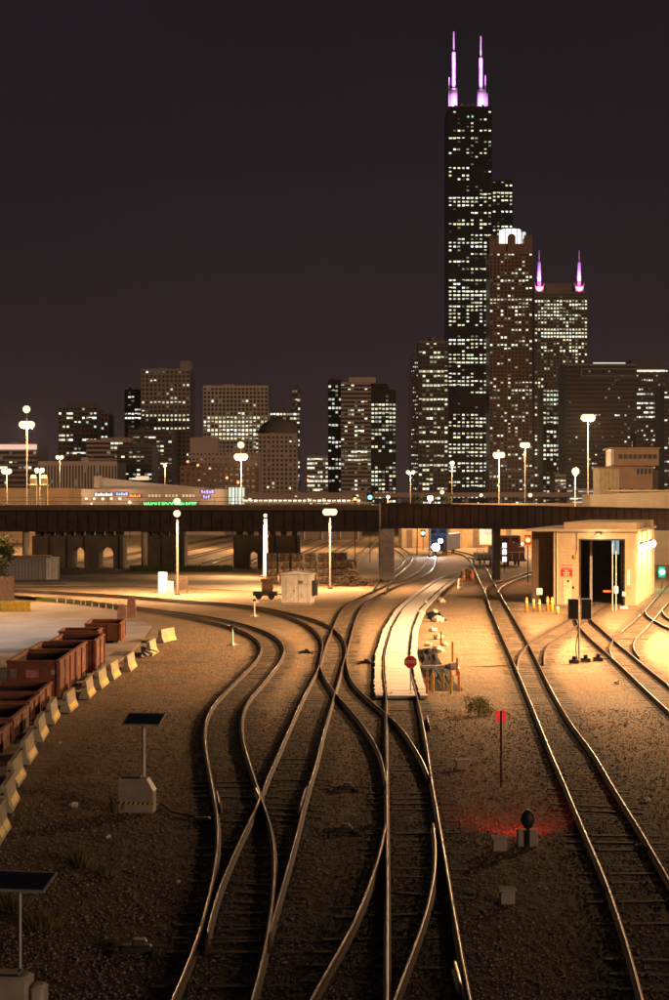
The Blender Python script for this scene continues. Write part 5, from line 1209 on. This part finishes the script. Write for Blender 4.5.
facade('office_tower','lit office tower behind the dome',269,300,411,1150,30,9,4.4,W_DARK,lit=.55,style='bands',seed=38,win=(.75,.45),roof=[(276,285,404,None)])
facade('office_tower','thin dark tower with a square top right of the dome',292,300.5,388,1240,20,3,4.4,W_DARK,lit=.3,style='bands',seed=39)
facade('office_block','dark block with long lit floors left of the dome',256,272,431,870,30,4,4.6,W_DARK,style='bands',seed=40,win=(.95,.55),rowfn=lambda v: .9 if 430<=v<=446 else .15,cat='office block')
t = facade('old_building','tan stone building with small square windows and a raised left block',188,258,452,760,30,18,5.0,W_BEIGE,lit=.05,style='plain',seed=41,win=(.4,.4),cat='building',roof=[(189,217,437,None)])
facade('old_building','low brick building in front of the tan stone one',180,256,466,700,30,14,6,W_BROWN,lit=.06,style='plain',seed=42,win=(.45,.4),cat='building')
facade('office_block','brown terraced block with two lit top floors',86,131,440,900,35,11,4.6,W_BEIGE,style='bands',seed=43,win=(.9,.45),rowfn=lambda v: (0,0,.9,.1) if v < 448 else .04,cat='office block',roof=[(100,128,437,None)])
t = facade('ribbed_building','long pale building with tall vertical ribs',38,117,462,700,30,26,14,W_PALE,lit=.0,style='ribs',seed=44,bar=.55,cat='building',top=.5)
facade('office_block','dark glass block with lit floors between the ribbed and tan buildings',117,152,445,820,30,9,4.4,W_DARK,lit=.25,style='bands',seed=45,win=(.8,.4),cat='office block')
t = facade('parking_garage','building with a long pinkish lit top band at the left edge',-30,37,444,800,30,14,5.0,W_GREY,lit=.12,style='bands',seed=46,cat='parking garage')
s_ = 800/F; xo = t.location.x; MB().box((-30-UC)*s_-xo,(37-UC)*s_-xo,-.6,-.03,H+(HZ-449.5)*s_,H+(HZ-444.5)*s_).build('lit_band', emit('pink_band',(1,.62,.48),.85), t)
facade('low_warehouse','low amber warehouse behind the left viaduct railing',-30,68,488,380,20,12,30,mat('amber_warehouse',(.30,.21,.12),.8,0,.15,.1),lit=0,style='plain',seed=47,cat='warehouse',glass=False)
# pale pylons left
for u,lb in ((33.5,'left'),(44.5,'right')):
    p = at(u,500,300); t = thing('concrete_pylon', f'{lb} of two pale concrete pylons above the left viaduct', 'pylon', (p.x,300,0)); z = H+(HZ-475)*300/F
    MB().loft([[(-.55,-.5,0),(.55,-.5,0),(.55,.5,0),(-.55,.5,0)],[(-.5,-.45,z-.5),(.5,-.45,z-.5),(.5,.45,z-.5),(-.5,.45,z-.5)],[(-.35,-.3,z),(.35,-.3,z),(.35,.3,z),(-.35,.3,z)]]).build('shaft', CREAM, t); MB().bbox(-.65,.65,-.6,.6,z*.86,z*.88,.03).build('collar', CREAM, t)
# market hall with neon signs
def market():
    y = 470; s = y/F; X = lambda u: (u-UC)*s; Z = lambda v: H+(HZ-v)*s
    t = thing('market_hall', 'low supermarket with glowing neon signs behind the left viaduct', 'supermarket', (X(155),y,0)); xo = X(155)
    PB = mat('pale_market_wall',(.34,.27,.22),.8,0,.1,.2)
    MB().box(X(70)-xo,X(228)-xo,0,20,0,Z(489)).build('wall', PB, t)
    MB().prism([(X(95)-xo,Z(489)+.01),(X(205)-xo,Z(489)+.01),(X(205)-xo,Z(487.5)),(X(150)-xo,Z(483)),(X(100)-xo,Z(477.5)),(X(95)-xo,Z(476.5))],'y',3,20).build('sloped_roof', mat('grey_market_roof',(.36,.31,.29),.7), t)
    MB().bbox(X(93)-xo,X(99)-xo,1.5,5,Z(489)+.01,Z(475.5),.1).build('roof_tower', PB, t)
    MB().box(X(135)-xo,X(147)-xo,2,5,Z(480),Z(476)).build('roof_sign', emit('pale_billboard',(1,.8,.55),.55), t)
    w = MB().box(X(228)-xo,X(246)-xo,-1,14,0,Z(486)).build('glass_corner', W_DARK, t)
    for i in range(5): MB().box(X(229+i*3.3)-xo,X(231.4+i*3.3)-xo,-1.06,-1.001,Z(504),Z(487.5)).build('lit_pane', emit('shop_pane%d'%i,(.72,1,.95),.55+.25*(i%2)), w)
    g = emit('green_neon',(.12,1,.22),3.0); fs = MB().box(X(142)-xo,X(199)-xo,-1.2,-.005,Z(508),Z(502)).build('sign_board', W_DARK, t)
    text('lettering','WHOLE FOODS MARKET',(X(170.5)-xo,-1.25,Z(505)),1.75,g,fs,width=(53)*s,ext=.02)
    for u0,u1,v,c,n in ((95,113,494.3,(.75,.85,1),7),(116,128,493.8,(.2,.35,1),5),(129.5,141,495.8,(1,.22,.05),5),(201,214,491.5,(.35,.3,1),5),(203,210,496.8,(.4,.35,1),3)):
        b = MB().box(X(u0)-xo-.2,X(u1)-xo+.2,-.15,-.005,Z(v+2.2),Z(v-2.2)).build('sign_board', W_DARK, t); e_ = emit('neon_%d'%int(u0),c,1.7); wv = (X(u1)-X(u0))/n
        for i in range(n):
            x0 = X(u0)-xo+wv*i; MB().box(x0+.06,x0+wv*.78,-.2,-.151,Z(v+1.5),Z(v-1.3+.8*(i%2))).build('neon_stroke', e_, b)
    for i,u in enumerate((78,86.5,94.5,103,111.5,120)): MB().ball((X(u)-xo,-.5,Z(498.5+.3*(i%2))),.38,8,5).build('wall_lamp', AMBER_S, t, True)
    for i in range(16):
        if i % 5: MB().box(X(145+i*3.4)-xo,X(147+i*3.4)-xo,-.05,-.003,Z(497),Z(494.5)).build('lit_window', emit('market_win%d'%i,(1,.85,.6),.25+.35*random.random()), t)
    for u in (85,125,215): light('lamp_light', t, (X(u)-xo,-4,Z(493)), 800, (1,.68,.4), .2)
market()
def platform():
    y = 420; s = y/F; X = lambda u: (u-UC)*s; Z = lambda v: H+(HZ-v)*s; t = thing('lit_canopy', 'long low canopy with a bright light strip above the middle of the viaduct', 'canopy', (X(303),y,0)); xo = X(303)
    MB().box(X(243)-xo,X(372)-xo,0,6,Z(498.6),Z(496.6)).build('roof', W_DARK, t); MB().box(X(246)-xo,X(362)-xo,1,5,0,Z(504)).build('wall', W_DARK, t)
    for i in range(24):
        u = 244+i*4.9; k = .6+.9*random.Random(i).random(); MB().box(X(u)-xo,X(u+3.6)-xo,-.15,-.003,Z(501.8),Z(499.8)).build('light_tube', emit('tube_%d'%i,(1,.88,.66),k*1.3), t)
    MB().box(X(243)-xo,X(372)-xo,0.0,.5,Z(503.3),Z(502)).build('platform_edge', CONC, t)
    for i in range(7): MB().box(X(250+i*18)-xo,X(250.8+i*18)-xo,.6,.9,0,Z(498.6)).build('column', GALV, t)
platform()
def skyway():
    y = 620; s = y/F; X = lambda u: (u-UC)*s; Z = lambda v: H+(HZ-v)*s
    t = thing('elevated_road', 'dark elevated road below the far city buildings', 'elevated road', (0,y,0))
    MB().box(X(150),X(620),0,12,Z(497),Z(492.5)).build('deck', W_GREY, t)
    for i in range(14): MB().box(X(160+i*34),X(163+i*34),3,8,0,Z(497)).build('pier', W_GREY, t)
    for i in range(4):
        u = (178,186,238,244)[i]; MB().ball((X(u),-1,Z((471,478,481,485)[i] if False else 494)),.3,6,4).build('tail_light', RED_L, t)
skyway()
for i,(u,v,y) in enumerate(((199,465.5,690),(228,478,640),(239,482.5,640),(308,480,880),(189,462,690))):
    c = at(u,v,y); t = thing('warning_beacon', ('small red warning light low on the tan stone building','red warning light left of the stacked head lamp mast','red warning light nearest the stacked head lamp mast','red warning light left of the white banded low block','leftmost red warning light above the market')[i], 'beacon', (c.x,y-6,0), 0, 'red warning lights'); MB().tube((0,0,0),(0,0,c.z),.1,.06,5).build('pole', DARKM, t); MB().ball((0,-.1,c.z),.42,6,4).build('lens', RED_L, t)
for u,lb in ((417,'left'),(446.5,'right')):
    p = at(u,500,300); tree('small_tree', f'{lb} of two little dark trees on the right viaduct skyline', (p.x,300,0), H+(HZ-490)*300/F, .75, 900, .16, int(u), trunk_h=.75, tr=.1)

# white scraps lying about
for u,v,r,lb in ((74,806,.16,'white crumpled scrap on the gravel left of the striped cabinet'),(178,882,.07,'small white scrap beside the leftmost rail'),(60,743,.07,'tiny white scrap between the barriers and the solar panel'),(108,837,.09,'pale scrap below the striped cabinet'),(170,712,.08,'white scrap right of the tilted solar panel'),(646,800,.13,'pale scrap on the gravel near the right edge'),(640,846,.12,'white scrap beside the right rail of the main track'),(617,683,.16,'pale scrap in the middle of the right gravel'),(458,754,.09,'white scrap above the little box by the middle track')):
    o = MB().ball((0,0,r*.2),r,7,5,sq=.4,jit=r*.25).build('litter', WHITE, None, loc=G(u,v)); tag(o, lb, 'litter', 'white scraps on the ground')
# thin night air round the whole scene
hm = bpy.data.materials.new('thin_haze'); hm.use_nodes = True; hn = hm.node_tree; hn.nodes.clear()
ho = hn.nodes.new('ShaderNodeOutputMaterial'); hv = hn.nodes.new('ShaderNodeVolumePrincipled')
hv.inputs['Color'].default_value = (.9,.86,.84,1); hv.inputs['Density'].default_value = .000025; hv.inputs['Anisotropy'].default_value = .5
hn.links.new(hv.outputs[0], ho.inputs['Volume'])
hz = MB().box(-6100,6100,-60,9100,-1.3,560).build('haze', hm, None, kind='stuff'); tag(hz, 'thin night haze over the yard and the city', 'haze')
